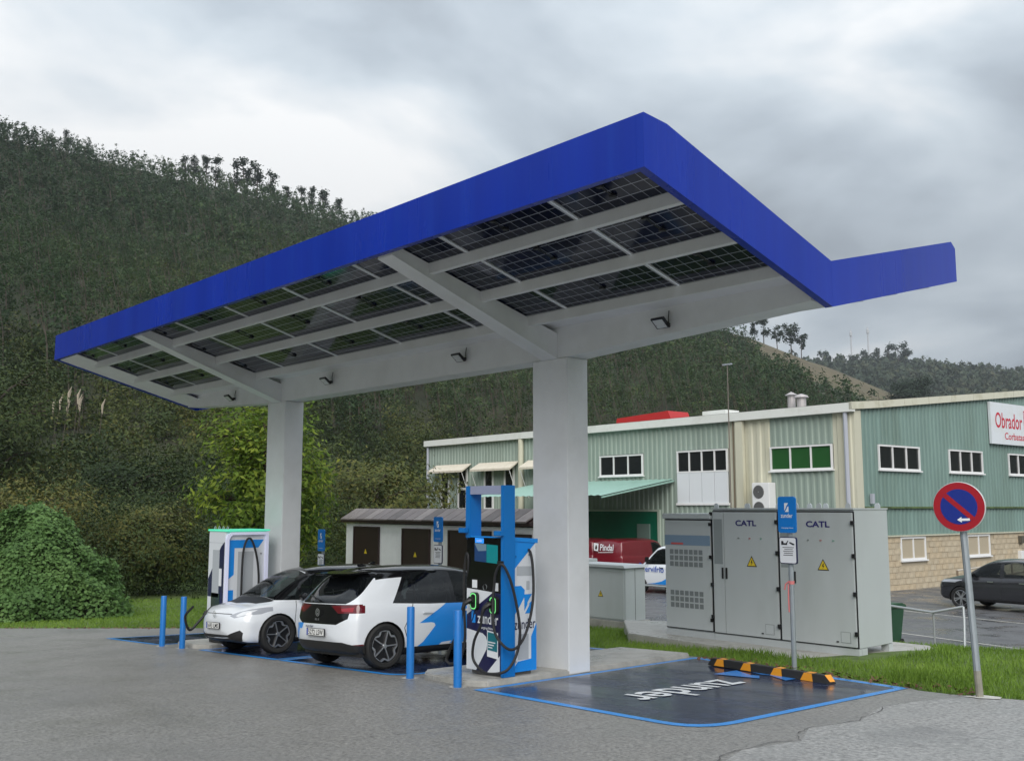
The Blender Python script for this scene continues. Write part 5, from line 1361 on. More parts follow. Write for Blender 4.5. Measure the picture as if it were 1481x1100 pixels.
def road_car(name, label, cfg, loc, rotz, paint, kind, extra=None):
    t = thing(name, label, kind, loc, (0, 0, rotz))
    bm = shell(cfg); sd = lambda c, n: abs(c[1]) > .4 and abs(n[1]) > .2
    for poly, mi in extra['side']: region(bm, poly, 'side', sd, mi)
    for xc in extra['axles']: region(bm, circle(xc, extra['r'], extra['r']+.035), 'side', lambda c, n: abs(c[1]) > .5, 9)
    for poly, mi in extra.get('top', []): region(bm, poly, 'top', lambda c, n: n[2] > .2 and c[2] > extra['tz'], mi)
    for poly, mi in extra.get('front', []): region(bm, poly, 'front', lambda c, n: c[0] > 1.0 and n[0] > .05, mi)
    for poly, mi in extra.get('rear', []): region(bm, poly, 'rear', lambda c, n: c[0] < -1.0 and n[0] < -.2, mi)
    for f in [f for f in bm.faces if f.material_index == 9]: bm.faces.remove(f)
    for f in bm.faces:
        if f.normal.z < -.75: f.material_index = 2
    split(bm, t, [('body', paint, False), ('side_window', M_glass, True), ('lower_trim', M_trim, False), ('windscreen', M_glass, False), ('headlight', M_head, True), ('window_frame', M_croof, True), ('graphic', M_cblue, True), ('tail_light', M_tail, True), ('rear_window', M_glassd, False), None, ('graphic', M_logo, True), ('seam', M_gap, True)])
    for xc in extra['axles']:
        arch_liner(t, xc, extra['hw'], extra['r']+.035)
        for s in (-1, 1): wheel(t, xc, s*(extra['hw']-.11), extra['r'], 'multi', s)
    return t
M_dpaint = mat('dark_grey_car_paint', (.035, .036, .042), .22, metal=.4, coat=.8, back=(.02, .02, .02))
suv = road_car('suv_car', 'dark grey SUV parked in the yard before the block wall', SV, (-14.1, 35.0, YARD+.03), R(180-5), M_dpaint, 'car', dict(axles=(-1.35, 1.36), r=.36, hw=.93, tz=1.05,
  side=[([(-1.75, 1.14), (0, 1.07), (1.25, 1.06), (.85, 1.38), (.4, 1.56), (-.4, 1.63), (-1.2, 1.58)], 5), ([(-1.1, 1.14), (-.12, 1.1), (-.1, 1.56), (-.5, 1.58), (-1.1, 1.54)], 1), ([(.0, 1.1), (.98, 1.09), (.7, 1.38), (.35, 1.51), (.02, 1.55)], 1), ([(-2.4, .1), (2.4, .1), (2.3, .36), (-2.3, .38)], 2), ([(-.06, 1.07), (-.05, 1.07), (-.05, .4), (-.06, .4)], 11), ([(1.0, 1.05), (1.012, 1.05), (1.07, .5), (1.058, .5)], 11)],
  top=[([(1.36, -.74), (1.42, 0), (1.36, .74), (.62, .62), (.55, 0), (.62, -.62)], 3)], front=[([(.5, .82), (.9, .86), (.9, .96), (.55, .9)], 4), ([(-.5, .82), (-.9, .86), (-.9, .96), (-.55, .9)], 4), ([(-.5, .5), (.5, .5), (.5, .85), (-.5, .85)], 2)], rear=[([(-.8, 1.1), (.8, 1.1), (.65, 1.55), (-.65, 1.55)], 8)]))
for s in (-1, 1):
    MB().box(.78, .98, s*1.0-.1, s*1.0+.1, 1.06, 1.2).build('mirror', M_croof, suv, bevel=.04)
    for xh in (-.85, .2): MB().box(xh, xh+.2, s*.945-.012, s*.945+.012, .93, .96).build('door_handle', M_chrome, suv, bevel=.006)

# ------------------------------------------------------------------ vans at the loading bay
VN = dict(xr=-2.45, xf=2.45, cr=.14, cf=.34, pw=4, zcr=1.0, zcf=.75, shr_x=-1.8, shf_x=1.2, nx=70,
  top=[(-2.45, 1.9), (-1.5, 1.95), (.2, 1.94), (.6, 1.88), (1.0, 1.62), (1.45, 1.25), (1.7, 1.12), (2.1, 1.02), (2.45, .9)],
  bot=[(-2.45, .3), (-1.7, .24), (1.7, .24), (2.45, .28)], hw=[(-2.45, .88), (-1.7, .93), (-1, .95), (1.2, .95), (1.8, .9), (2.45, .78)],
  belt=[(-2.45, 1.2), (0, 1.13), (1.2, 1.06), (2.45, .92)], wr=[(-2.45, .76), (-1, .78), (.4, .76), (1.0, .74), (1.5, .76), (2.45, .74)],
  rear=[(.2, .06), (.5, .0), (1.2, .02), (1.6, .08), (1.95, .16)], front=[(.2, -.1), (.45, 0), (.75, -.02), (1.0, -.12)])
VW_ = dict(axles=(-1.5, 1.5), r=.32, hw=.95, tz=1.1,
  side=[([(.02, 1.16), (1.28, 1.12), (1.0, 1.42), (.68, 1.68), (.4, 1.76), (.02, 1.76)], 5), ([(.1, 1.2), (1.1, 1.18), (.9, 1.42), (.62, 1.64), (.38, 1.7), (.1, 1.7)], 1), ([(-2.5, .1), (2.5, .1), (2.4, .36), (-2.4, .36)], 2), ([(-.02, 1.76), (-.005, 1.76), (-.005, .4), (-.02, .4)], 11)],
  top=[([(1.5, -.74), (1.58, 0), (1.5, .74), (.68, .66), (.6, 0), (.68, -.66)], 3)], front=[([(.48, .78), (.86, .8), (.88, .98), (.6, .94)], 4), ([(-.48, .78), (-.86, .8), (-.88, .98), (-.6, .94)], 4), ([(-.6, .36), (.6, .36), (.6, .62), (-.6, .62)], 2)],
  rear=[([(-.75, 1.2), (-.06, 1.2), (-.06, 1.65), (-.75, 1.65)], 8), ([(.75, 1.2), (.06, 1.2), (.06, 1.65), (.75, 1.65)], 8), ([(.86, .8), (.95, .8), (.95, 1.2), (.86, 1.2)], 7), ([(-.86, .8), (-.95, .8), (-.95, 1.2), (-.86, 1.2)], 7)])
vw2 = dict(VW_); vw2['side'] = VW_['side']+[([(1.1, .37), (.7, .42), (.35, .5), (.0, .66), (-.3, .95), (-.9, .95), (-.9, .37)], 6), ([(-.1, 1.5), (-.45, 1.65), (-.95, 1.6), (-.95, 1.0), (-.32, .98), (-.15, 1.2)], 10)]
vw2['front'] = VW_['front']
van = road_car('delivery_van', 'white van with blue swirls and blue lettering at the loading bay', VN, (-25.45, 31.95, YARD+.03), R(180-2), M_paint, 'van', vw2)
M_sblu = mat('van_lettering_blue', (.03, .09, .4), .4)
lettering('servifrio', (1.3, .968, .84), (-1, 0, 0), (0, 0, 1), 1.1, .24, M_sblu, van, bold=.01, off=.01)
decal('logo_ring', [(.16*math.cos(2*math.pi*k/20)*.62, .16*math.sin(2*math.pi*k/20)) for k in range(20)], (1.44, .955, 1.02), (-1, 0, 0), (0, 0, 1), M_sblu, van, .012)
decal('logo_drop', [(.1*math.cos(2*math.pi*k/16)*.5, .1*math.sin(2*math.pi*k/16)) for k in range(16)], (1.43, .957, 1.0), (-1, 0, 0), (0, 0, 1), M_sky, van, .018)
MB().box(.25, .42, .94, .975, 1.0, 1.03).build('door_handle', M_black, van)
MB().box(.95, 1.1, .96, 1.1, 1.2, 1.42).build('mirror', M_black, van, bevel=.03)
M_rpaint = mat('red_van_paint', (.15, .004, .013), .3, coat=.6, back=(.03, .01, .01))
rv1 = road_car('delivery_van', 'dark red van with white lettering on its side, left at the loading bay', VN, (-34.55, 34.9, YARD+.03), R(176), M_rpaint, 'van', dict(VW_, side=VW_['side'][2:3]))
rv2 = road_car('delivery_van', 'dark red van seen rear on, between the other red van and the white one', VN, (-31.75, 36.35, YARD+.03), R(96), M_rpaint, 'van', dict(VW_, rear=[]))
for v_, org, rt, wd, s_ in ((rv1, (-1.15, .96, 1.2), (-1, 0, 0), 1.0, 'Pindal'), (rv2, (-2.46, .28, 1.42), (0, -1, 0), .75, 'Pindal')):
    lettering(s_, org, rt, (0, 0, 1), wd, .42 if v_ is rv1 else .3, M_sky, v_, bold=.015, off=.03, shear=.1)
    o_ = Vector(org)-Vector(rt)*(.42 if v_ is rv1 else .34)
    k_ = 1 if v_ is rv1 else .75
    decal('logo_square', [(0, .0), (.32*k_, -.04*k_), (.36*k_, .42*k_), (0, .46*k_)], o_, rt, (0, 0, 1), M_sky, v_, .03)
    decal('logo_figure', [(.08*k_, .08*k_), (.14*k_, .3*k_), (.2*k_, .34*k_), (.26*k_, .2*k_), (.22*k_, .06*k_)], o_, rt, (0, 0, 1), M_rpaint, v_, .034)
    decal('underline', [(-.1, -.13*k_), (wd, -.09*k_), (wd, -.06*k_), (-.1, -.1*k_)], org, rt, (0, 0, 1), M_sky, v_, .03)
# ------------------------------------------------------------------ vegetation
def polar(az, r):
    a = np.radians(az); return r*(np.cos(a)*hx+np.sin(a)*hy), r*(np.cos(a)*hy-np.sin(a)*hx)
LEFT = np.array([-hy, hx, 0])          # wind blows the crowns this way
def fol(name, ramp, tr=.2, rough=.6):
    return mat(name, (.05, .08, .03), rough, attr=ramp, transl=tr, spec=.2)
M_euc = fol('eucalyptus_leaves', [(0, (.014, .03, .013)), (.3, (.028, .054, .023)), (.6, (.05, .088, .034)), (.85, (.082, .115, .038)), (1, (.125, .13, .042))], .38)
M_far = fol('far_leaves', [(0, (.022, .038, .024)), (.5, (.04, .06, .035)), (1, (.075, .08, .04))])
M_shr = fol('shrub_leaves', [(0, (.018, .034, .01)), (.35, (.042, .066, .018)), (.7, (.085, .1, .025)), (1, (.15, .135, .035))])
M_vine = fol('vine_leaves', [(0, (.05, .1, .03)), (.5, (.1, .19, .055)), (1, (.17, .28, .09))], .3)
M_tree = fol('tree_leaves', [(0, (.07, .13, .016)), (.5, (.15, .23, .03)), (.85, (.28, .34, .045)), (1, (.38, .35, .06))], .45)
M_gr = fol('grass_blades', [(0, (.09, .16, .02)), (.5, (.17, .28, .04)), (.85, (.23, .34, .06)), (1, (.34, .34, .12))], .3)
M_bark = mat('bark', (.06, .045, .035), .9, var=.3, vscale=8)
M_barkp = mat('pale_bark', (.075, .062, .048), .9, var=.4, vscale=.3)
M_barkr = mat('dark_red_bark', (.05, .03, .025), .9, var=.3, vscale=4)

def crowns(X, Y, Z, Hh, K, M, csize, lean, wid=.17, z0=.32, sig=.07, spread=None, tb=None):
    """leaf positions for many trees at once: K clumps per tree, M leaves per clump"""
    n = len(X)
    t = np.sort(rng.random((n, K)), 1)
    t = z0+(1-z0)*(t*.96+.02)
    rad = wid*Hh[:, None]*np.sqrt(np.clip(1-((t-z0)/(1-z0)*1.25-.42)**2*1.05, .05, 1))*(.25+.75*rng.random((n, K)))
    an = rng.random((n, K))*2*np.pi
    ln = lean[:, None]*Hh[:, None]*t**2
    cxp = X[:, None]+rad*np.cos(an)+LEFT[0]*ln; cyp = Y[:, None]+rad*np.sin(an)+LEFT[1]*ln; czp = Z[:, None]+Hh[:, None]*t
    s_ = sig*Hh[:, None, None]
    P = np.stack([cxp[:, :, None]+rng.normal(size=(n, K, M))*s_*.8, cyp[:, :, None]+rng.normal(size=(n, K, M))*s_*.8, czp[:, :, None]+rng.normal(size=(n, K, M))*s_*.75], -1)
    size = csize*(.6+.8*rng.random((n, K, M)))*np.broadcast_to((Hh[:, None, None]/14)**.5, (n, K, M))
    base = rng.random(n) if tb is None else tb
    tint = np.clip(base[:, None, None]*.6+.25*rng.random((n, K, 1))+.2*rng.random((n, K, M)), 0, 1)
    axx = X[:, None, None]+LEFT[0]*ln[:, :, None]; axy = Y[:, None, None]+LEFT[1]*ln[:, :, None]
    Nn = np.stack([P[..., 0]-axx, P[..., 1]-axy, np.broadcast_to(.10*Hh[:, None, None], P.shape[:3])], -1)
    Nn = Nn/np.linalg.norm(Nn, axis=-1, keepdims=True)+rng.normal(size=Nn.shape)*.3
    crowns.N = Nn.reshape(-1, 3)
    return P.reshape(-1, 3), size.reshape(-1), np.broadcast_to(tint, (n, K, M)).reshape(-1)
def upn(n, k=.7): 
    v = rng.normal(size=(n, 3)); v[:, 2] = np.abs(v[:, 2])+k; return v
def trunks(name, X, Y, Z, Hh, lean, r, m, parent):
    n = len(X); V = np.empty((n, 3, 3, 3))
    for j, f in enumerate((0, .5, .95)):
        for k in range(3):
            a = 2*np.pi*k/3; rr = r*(1-f*.75)
            V[:, j, k, 0] = X+LEFT[0]*lean*Hh*f*f+rr*np.cos(a); V[:, j, k, 1] = Y+LEFT[1]*lean*Hh*f*f+rr*np.sin(a); V[:, j, k, 2] = Z+Hh*f-.3*(f == 0)
    F_ = []
    for i in range(n):
        for j in range(2):
            for k in range(3): F_.append((i*9+j*3+k, i*9+j*3+(k+1) % 3, i*9+(j+1)*3+(k+1) % 3, i*9+(j+1)*3+k))
    me = bpy.data.meshes.new(name); me.from_pydata(V.reshape(-1, 3).tolist(), [], F_)
    return link(name, me, m, parent)
# --- eucalyptus plantation on the hillside
def scatter(n, a0, a1, r0, r1):
    az = a0+(a1-a0)*rng.random(n); r = np.sqrt(r0**2+(r1**2-r0**2)*rng.random(n)); return az, r
az, r = scatter(18500, -33, 33, 95, 455)
rt, rr = np.interp(az, AZK, RTK), np.interp(az, AZK, RRK)
lim = np.where(az > 11.5, 335-(az-11.5)*15, rr+6)
keep = (r > rt+38+10*np.sin(az*.9)) & (r < lim)
# bare strip of brown slope at the foot on the left, a few gaps
gap = (np.abs(az+17) < 6) & (r < rt+62) & (rng.random(len(az)) < .75)
keep &= ~gap
az, r = az[keep], r[keep]
X, Y = polar(az, r); Z = terrain(X, Y)
Hh = 7.5+5*rng.random(len(X)); Hh = np.where(r > np.interp(az, AZK, RRK)-40, Hh*.6, Hh)
lean = .10+.12*rng.random(len(X))
tbf = np.clip(.46+.45*np.sin(X*.021+Y*.013)*np.cos(Y*.017-X*.009)+.2*np.sin(X*.06)*np.sin(Y*.055+1)+.42*(rng.random(len(X))-.5), 0, 1)
big = r < 190
print('forest', len(X), big.sum())
Pa, Sa, Ta = crowns(X[big], Y[big], Z[big], Hh[big], 13, 14, .22, lean[big], wid=.095, z0=.16, sig=.04, tb=tbf[big]); Na = crowns.N
Pb, Sb, Tb = crowns(X[~big], Y[~big], Z[~big], Hh[~big], 8, 7, .42, lean[~big], wid=.09, z0=.16, sig=.045, tb=tbf[~big]); Nb = crowns.N
P = np.concatenate([Pa, Pb]); S = np.concatenate([Sa, Sb]); T = np.concatenate([Ta, Tb])
forest = cards('hillside_forest', P, np.concatenate([Na, Nb]), S, M_euc, asp=.5, tint=T, droop=(LEFT[0]*.5, LEFT[1]*.5, -.6))
stuff(forest); forest['label'] = 'dense eucalyptus plantation covering the hillside'; forest['category'] = 'forest'
nt_ = (r < 300) & (rng.random(len(r)) < .6)
stuff(trunks('trunks', X[nt_], Y[nt_], Z[nt_], Hh[nt_], lean[nt_], .12, M_barkp, forest))
# --- far wooded ridge on the right
az, r = scatter(2300, 8, 33, 640, 890); X, Y = polar(az, r); Z = terrain(X, Y); Hh = 9+6*rng.random(len(X))
P, S, T = crowns(X, Y, Z, Hh, 8, 5, 1.5, .05+0*X, wid=.25, z0=.15, sig=.08)
ff_ = cards('far_wood', P, crowns.N, S, M_far, asp=.6, tint=T); stuff(ff_); ff_['label'] = 'far wooded ridge fading behind the factory roof'; ff_['category'] = 'forest'
# --- single trees standing out on the skylines
def skyline_tree(az, r, h, seed, label, group, fork=4, spread=.24, cs=.024):
    x, y = polar(np.array(az), np.array(r)); x, y = float(x), float(y); z = TZ(x, y)
    t = thing('eucalyptus_tree', label, 'tree', (x, y, z), group=group)
    rs = random.Random(seed); tk = MB(); tips = []
    lx_ = rs.uniform(-.05, .1)*h
    tk.tube([(0, 0, -1), (LEFT[0]*lx_*.4, LEFT[1]*lx_*.4, h*.5), (LEFT[0]*lx_, LEFT[1]*lx_, h*.9)], [h*.022, h*.016, h*.008], 5)
    for k in range(fork+3):
        a = rs.uniform(0, 6.28); f = rs.uniform(.15, .9); q = Vector((math.cos(a)*h*spread*rs.uniform(.4, 1), math.sin(a)*h*spread*rs.uniform(.4, 1), h*min(.97, f+rs.uniform(.12, .25))))
        b0 = Vector((LEFT[0]*lx_*f, LEFT[1]*lx_*f, h*f)); tk.tube([b0, (b0+q)/2+Vector((0, 0, .03*h)), q], [h*.008, h*.006, h*.003], 4); tips += [q, (b0*.3+q*.7)]
    tk.build('trunk', M_bark, t)
    tp_ = np.array([list(p) for p in tips]+[[LEFT[0]*lx_, LEFT[1]*lx_, h*.92]])
    n = 34; P = np.repeat(tp_, n, 0)+rng.normal(size=(len(tp_)*n, 3))*np.array([.05, .05, .06])*h
    cards('crown', P, upn(len(P)), h*cs*(.6+.8*rng.random(len(P))), M_euc, t, asp=.6, tint=.3*rng.random(len(P)))
    return t
ordn = ['first', 'second', 'third', 'fourth', 'fifth', 'sixth', 'seventh', 'eighth', 'ninth', 'tenth', 'eleventh', 'twelfth', 'thirteenth']
for i, (px_, hgt, rr2) in enumerate([(1100, 8, 424), (1112, 11, 424), (1132, 9, 425), (1152, 12, 428), (1167, 9, 428), (1198, 18, 850), (1226, 14, 850), (1243, 15, 850), (1262, 18, 850), (1281, 20, 850), (1296, 22, 850), (1310, 23, 850), (1322, 20, 850)]):
    skyline_tree(math.degrees(math.atan((px_-740.5)/1461)), rr2, hgt, i, '%s open crowned tree from the left on the right hand skyline' % ordn[i], 'trees on the right skyline', spread=.3, cs=.042, fork=6)
for i, (px_, hgt) in enumerate([(66, 7), (248, 8), (262, 9), (279, 9), (294, 10), (326, 11), (338, 12), (357, 12.5), (378, 11), (401, 7), (424, 8), (441, 9), (458, 9.5), (480, 8), (575, 10)]):
    a_ = math.degrees(math.atan((px_-740.5)/1461)); r_ = float(np.interp(a_, AZK, RRK))-2
    skyline_tree(a_, r_, hgt, 40+i, '%s tree from the left along the crest of the left hill' % (ordn+['fourteenth', 'fifteenth', 'sixteenth'])[i], 'trees on the left crest', spread=.17, cs=.034, fork=6)
for i, (px_, py_) in enumerate(((1241, 473), (1266, 469))):
    a_ = math.degrees(math.atan((px_-740.5)/1461)); x, y = polar(np.array(a_), np.array(860.)); x, y = float(x), float(y); z = TZ(x, y)
    top = EYE+860*(733-py_)/math.hypot(1461, px_-740.5)
    t = thing('radio_mast', ['shorter radio mast on the right skyline, left of the two', 'taller radio mast on the right skyline, right of the two'][i], 'mast', (x, y, z), group='radio masts')
    MB().tube([(0, 0, 0), (0, 0, top-z)], [.7, .45], 6).build('mast', mat('pale_mast', (.45, .46, .48), .6), t)
    MB().lathe([(.5, -6), (1.1, -5), (1.1, -2), (.4, -1.6)], 8, o=(0, 0, top-z)).build('antenna_head', mat('pale_mast', (.45, .46, .48), .6), t)
# round evergreen on the shoulder behind the factory
def blob_tree(name, label, x, y, h, wdt, m, nl, ls, trunk_h, seed, cat='tree', tint=(0, .5), group=None, off=(0, 0), flat=1.0, limbs=9, barkm=None):
    z = TZ(x, y); t = thing(name, label, cat, (x, y, z), group=group); rs = random.Random(seed)
    tk = MB(); ends = []
    topz = h*.82
    tk.tube([(0, 0, -.2), (off[0]*.2, off[1]*.2, trunk_h), (off[0]*.5, off[1]*.5, h*.55), (off[0], off[1], topz)], [h*.028, h*.022, h*.014, h*.005], 8)
    for k in range(limbs):
        f = trunk_h/h+(.8-trunk_h/h)*(k+.5)/limbs; a = k*2.4+rs.random(); b0 = Vector((off[0]*f, off[1]*f, h*f))
        ln = wdt*(.5+.45*rs.random())*math.sqrt(max(.1, 1-((f-.45)/.62)**2))
        q = b0+Vector((math.cos(a)*ln, math.sin(a)*ln, h*.08+rs.random()*h*.08)); mid = (b0+q)/2+Vector((0, 0, .05*h))
        tk.tube(smoothpath([b0, mid, q], 4), [h*.011]+[h*.008]*4+[h*.005]*3+[h*.003], 6)
        ends += [q, mid*.4+q*.6, mid]
        for j in range(3):
            a2 = a+rs.uniform(-1, 1); q2 = mid+Vector((math.cos(a2)*ln*.5, math.sin(a2)*ln*.5, rs.uniform(-.03, .1)*h)); tk.tube([mid, q2], [h*.005, h*.002], 4); ends.append(q2)
    tk.build('trunk', barkm or M_bark, t, smooth=True)
    ends.append(Vector((off[0], off[1], h*.93)))
    E_ = np.array([list(e_) for e_ in ends]); per = nl//len(E_)
    P = np.repeat(E_, per, 0)+rng.normal(size=(len(E_)*per, 3))*np.array([wdt*.19, wdt*.19, h*.06])*flat
    tt = np.clip(np.repeat(tint[0]+(tint[1]-tint[0])*rng.random(len(E_)), per)+.25*(rng.random(len(P))-.5), 0, 1)
    Nc = P-np.array([off[0]*.7, off[1]*.7, h*.5]); Nc = Nc/np.maximum(.01, np.linalg.norm(Nc, axis=1))[:, None]+np.array([0, 0, .5])+rng.normal(size=P.shape)*.5
    cards('crown', P, Nc, ls*(.6+.8*rng.random(len(P))), m, t, asp=.42, tint=tt)
    return t
xx, yy = polar(np.array(21.7), np.array(330.)); 
blob_tree('evergreen_tree', 'dark round evergreen tree peeping over the factory roof ridge', float(xx), float(yy), 11, 7, M_far, 3600, .42, 3, 3, tint=(0, .3))
# --- broad-leaved tree behind the far column
blob_tree('broadleaf_tree', 'yellow green broad leaved tree behind the far column', -29.2, 15.9, 6.9, 2.1, M_tree, 9800, .1, 1.5, 11, tint=(.0, .85), off=(-.35, -.2), limbs=15, flat=.8, barkm=M_barkr)
# --- vine covered mound
mc = Vector((-34.4, 10.5, -1.75))
md = thing('vine_mound', 'mound of bright green climbing vines at the left edge of the lawn', 'shrub', mc)
def mound_rad(a, u):
    pk = .55*np.cos(a-2.2)*(1-u)             # the peak leans one way, the skirt spreads the other
    lump = 1+.13*np.sin(2*a+.6)+.09*np.sin(5*a+5*u)+.06*np.sin(9*a-11*u)
    return 2.6*(u**.7)*lump, pk
def mound_pt(n):
    u = rng.random(n)**.8; a = rng.random(n)*2*np.pi
    rr3, pk = mound_rad(a, u)
    hgt = 3.25*(1-u**1.35)*(1+.07*np.sin(3*a+6*u)+.04*np.sin(8*a+3*u))-.12*np.sin(u*13+a)*(u > .2)
    return np.stack([rr3*np.cos(a)+LEFT[0]*.4*(1-u), rr3*np.sin(a)+LEFT[1]*.4*(1-u), hgt], -1), a, u
Pm, a_, u_ = mound_pt(38000)
nm_ = np.stack([np.cos(a_)*.8, np.sin(a_)*.8, .25+.7*(1-u_)], -1)
Pm = Pm+rng.normal(size=Pm.shape)*.09+nm_*(.3*np.sin(Pm[:, :1]*2.3+.5)*np.sin(Pm[:, 1:2]*2.6+1)*np.cos(Pm[:, 2:3]*2.4)+.14*np.sin(Pm[:, :1]*5.7)*np.sin(Pm[:, 1:2]*5.1+2+Pm[:, 2:3]*4))
Pt = np.array([[-.3, -.2, 3.2], [-.5, .0, 3.35], [.5, .5, 2.6], [-1.4, -.9, 2.2], [1.4, 1.1, 1.7]]); Pt = np.repeat(Pt, 60, 0)+rng.normal(size=(300, 3))*np.array([.25, .25, .22])
Pm = np.concatenate([Pm, Pt]); nm_ = np.concatenate([nm_, upn(300)])
cards('leaves', Pm, nm_+rng.normal(size=nm_.shape)*.55+np.array([0, 0, .5]), .066*(.6+.8*rng.random(len(Pm))), M_vine, md, asp=.7, tint=np.clip(.5+.25*np.sin(Pm[:, 0]*2.2)*np.cos(Pm[:, 1]*2+Pm[:, 2]*2)+.35*(rng.random(len(Pm))-.5), 0, 1))
core = MB(); prof_ = [(2.6*(k/10)**.7*.84, 3.25*(1-(k/10)**1.35)*.86) for k in range(11)]; core.lathe([(max(.01, a), b) for a, b in prof_], 28); core.build('filler_core', mat('dark_core_fill', (.03, .035, .012), .9, var=.4, vscale=6), md, smooth=True)  # solid dark core added inside so the leaf shell cannot be seen through
# --- shrub thicket between lawn and plantation (too tangled to count)
az, r = scatter(1050, -35, 4, 37, 135)
rt = np.interp(az, AZK, RTK); X, Y = polar(az, r)
front_r = np.interp(az, [-35, -27, -22, -16, -11, -4, 4], [39, 40.5, 40.5, 41, 44, 66, 84])
keep = (r > front_r) & (r < rt+60)
keep &= ~((X > -55) & (Y > 33)) & ~((X > -39) & (Y > 20))
az, r, X, Y = az[keep], r[keep], X[keep], Y[keep]; Z = terrain(X, Y)
Hb = (1.4+3.6*rng.random(len(X))**1.8)*np.where(r < 52, .95, 1.3)
tb = np.clip(.36+.3*np.sin(X*.13+1)*np.cos(Y*.17)+.8*(rng.random(len(X))-.5), 0, 1)
near = r < 62
print('shrubs', len(X), near.sum())
def bushes(X, Y, Z, Hb, tb, K, M, cs):
    n = len(X); a = rng.random((n, K))*2*np.pi; rad = (.25+.75*rng.random((n, K)))*Hb[:, None]*.62; zt = rng.random((n, K))
    cxp = X[:, None]+rad*np.cos(a)*np.sqrt(1-zt**2*.7); cyp = Y[:, None]+rad*np.sin(a)*np.sqrt(1-zt**2*.7); czp = Z[:, None]+Hb[:, None]*(.08+.9*zt)
    P = np.stack([cxp[..., None]+rng.normal(size=(n, K, M))*.11*Hb[:, None, None], cyp[..., None]+rng.normal(size=(n, K, M))*.11*Hb[:, None, None], czp[..., None]+rng.normal(size=(n, K, M))*.08*Hb[:, None, None]], -1)
    S = cs*(.6+.8*rng.random((n, K, M))); T = np.clip(tb[:, None, None]*.75+.2*rng.random((n, K, 1))+.2*(rng.random((n, K, M))-.3), 0, 1)
    Nn = np.stack([P[..., 0]-X[:, None, None], P[..., 1]-Y[:, None, None], P[..., 2]-Z[:, None, None]-.2*Hb[:, None, None]], -1)
    bushes.N = (Nn/np.maximum(.01, np.linalg.norm(Nn, axis=-1, keepdims=True))+rng.normal(size=Nn.shape)*.45).reshape(-1, 3)
    return P.reshape(-1, 3), S.reshape(-1), np.broadcast_to(T, (n, K, M)).reshape(-1)
Pa, Sa, Ta = bushes(X[near], Y[near], Z[near], Hb[near], tb[near], 40, 36, .075); Na = bushes.N
Pb, Sb, Tb = bushes(X[~near], Y[~near], Z[~near], Hb[~near], tb[~near], 20, 15, .18); Nb = bushes.N
P = np.concatenate([Pa, Pb]); th = cards('thicket', P, np.concatenate([Na, Nb]), np.concatenate([Sa, Sb]), M_shr, asp=.4, tint=np.concatenate([Ta, Tb])); stuff(th)
th['label'] = 'olive shrub thicket between the lawn and the wooded slope'; th['category'] = 'shrubs'
# shrubs that stand out of the thicket
for i, (a0, rr0, hh, ww, tn, lb) in enumerate([(-25.6, 45, 4.4, 3.0, (.7, 1.0), 'broad olive bush rising behind the vine mound'), (-19.5, 45, 3.7, 2.4, (.55, .85), 'dull green bush right of the vine mound'), (-20.6, 58, 6.0, 3.8, (.0, .2), 'dark rounded bush higher up behind the lawn'), (-7.6, 60, 6.2, 4.4, (.6, .9), 'round olive bush just left of the factory corner'), (-27.3, 70, 10, 4, (.2, .5), 'tall grey green tree at the left edge of the picture'), (-16.2, 54, 5.0, 3.2, (.0, .25), 'dark green bush left of the broad leaved tree')]):
    x, y = polar(np.array(a0), np.array(float(rr0))); blob_tree('bush', lb, float(x), float(y), hh, ww, M_shr, 9500, .085 if rr0 < 55 else .14, hh*.12, 60+i, 'bush', tn, 'bushes behind the lawn', limbs=12, flat=1.15)
# pampas plumes
M_pl = mat('pampas_plume', (.42, .36, .28), .9)
for i, (a0, rr0, nn) in enumerate(((-23.7, 86, 9), (-14.9, 84, 6), (-4.6, 92, 9))):
    x, y = polar(np.array(a0), np.array(float(rr0))); x, y = float(x), float(y); t = thing('pampas_grass', ['pale pampas plumes on the slope at the far left', 'pale pampas plumes under the left end of the canopy', 'pale pampas plumes left of the factory'][i], 'pampas grass', (x, y, TZ(x, y)), group='pampas grass clumps')
    lv = MB()
    for k in range(nn):
        q = Vector((random.uniform(-2.5, 2.5), random.uniform(-2, 2), 0)); tp_ = q+Vector((random.uniform(-.6, .6), random.uniform(-.6, .6), 3.6+random.random()*1.2)); lv.tube([q, (q+tp_)/2, tp_], .03, 4)
        MB().tube([tp_-Vector((0, 0, .2)), tp_+Vector((0, 0, .5)), tp_+Vector((.25, .1, 1.0))], [.04, .1, .02], 6).build('plume', M_pl, t, smooth=True)
    lv.build('stalks', M_barkp, t)
# --- grass
def inside(X, Y, poly):
    r_ = np.zeros(len(X), bool); j = len(poly)-1
    for i in range(len(poly)):
        xi, yi = poly[i]; xj, yj = poly[j]
        c_ = ((yi > Y) != (yj > Y)) & (X < (xj-xi)*(Y-yi)/(yj-yi+1e-12)+xi); r_ ^= c_; j = i
    return r_
verge = [(-1.5, 12.75), (-4.84, 12.12), (-5.6, 12.05), (-6.1, 12.2), (-8.4, 12.98), (-10.4, 13.55), (-12, 13.7), (-20.8, 13.75), (-22, 21.5), (-4, 22), (2, 20), (1, 14)]
def blades(name, X, Y, h, w, m, tint):
    n = len(X); Z = terrain(X, Y)
    Zp = np.where(True, Z, Z)
    nrm = rng.normal(size=(n, 3)); nrm[:, 2] = np.abs(nrm[:, 2])*.35+.1
    P = np.stack([X, Y, Zp+h*.4], -1)
    return cards(name, P, nrm, h*.6, m, asp=w, tint=tint, droop=(0, 0, 1.6))
n = 150000; X = -22+24*rng.random(n); Y = 12+10*rng.random(n)**1.3
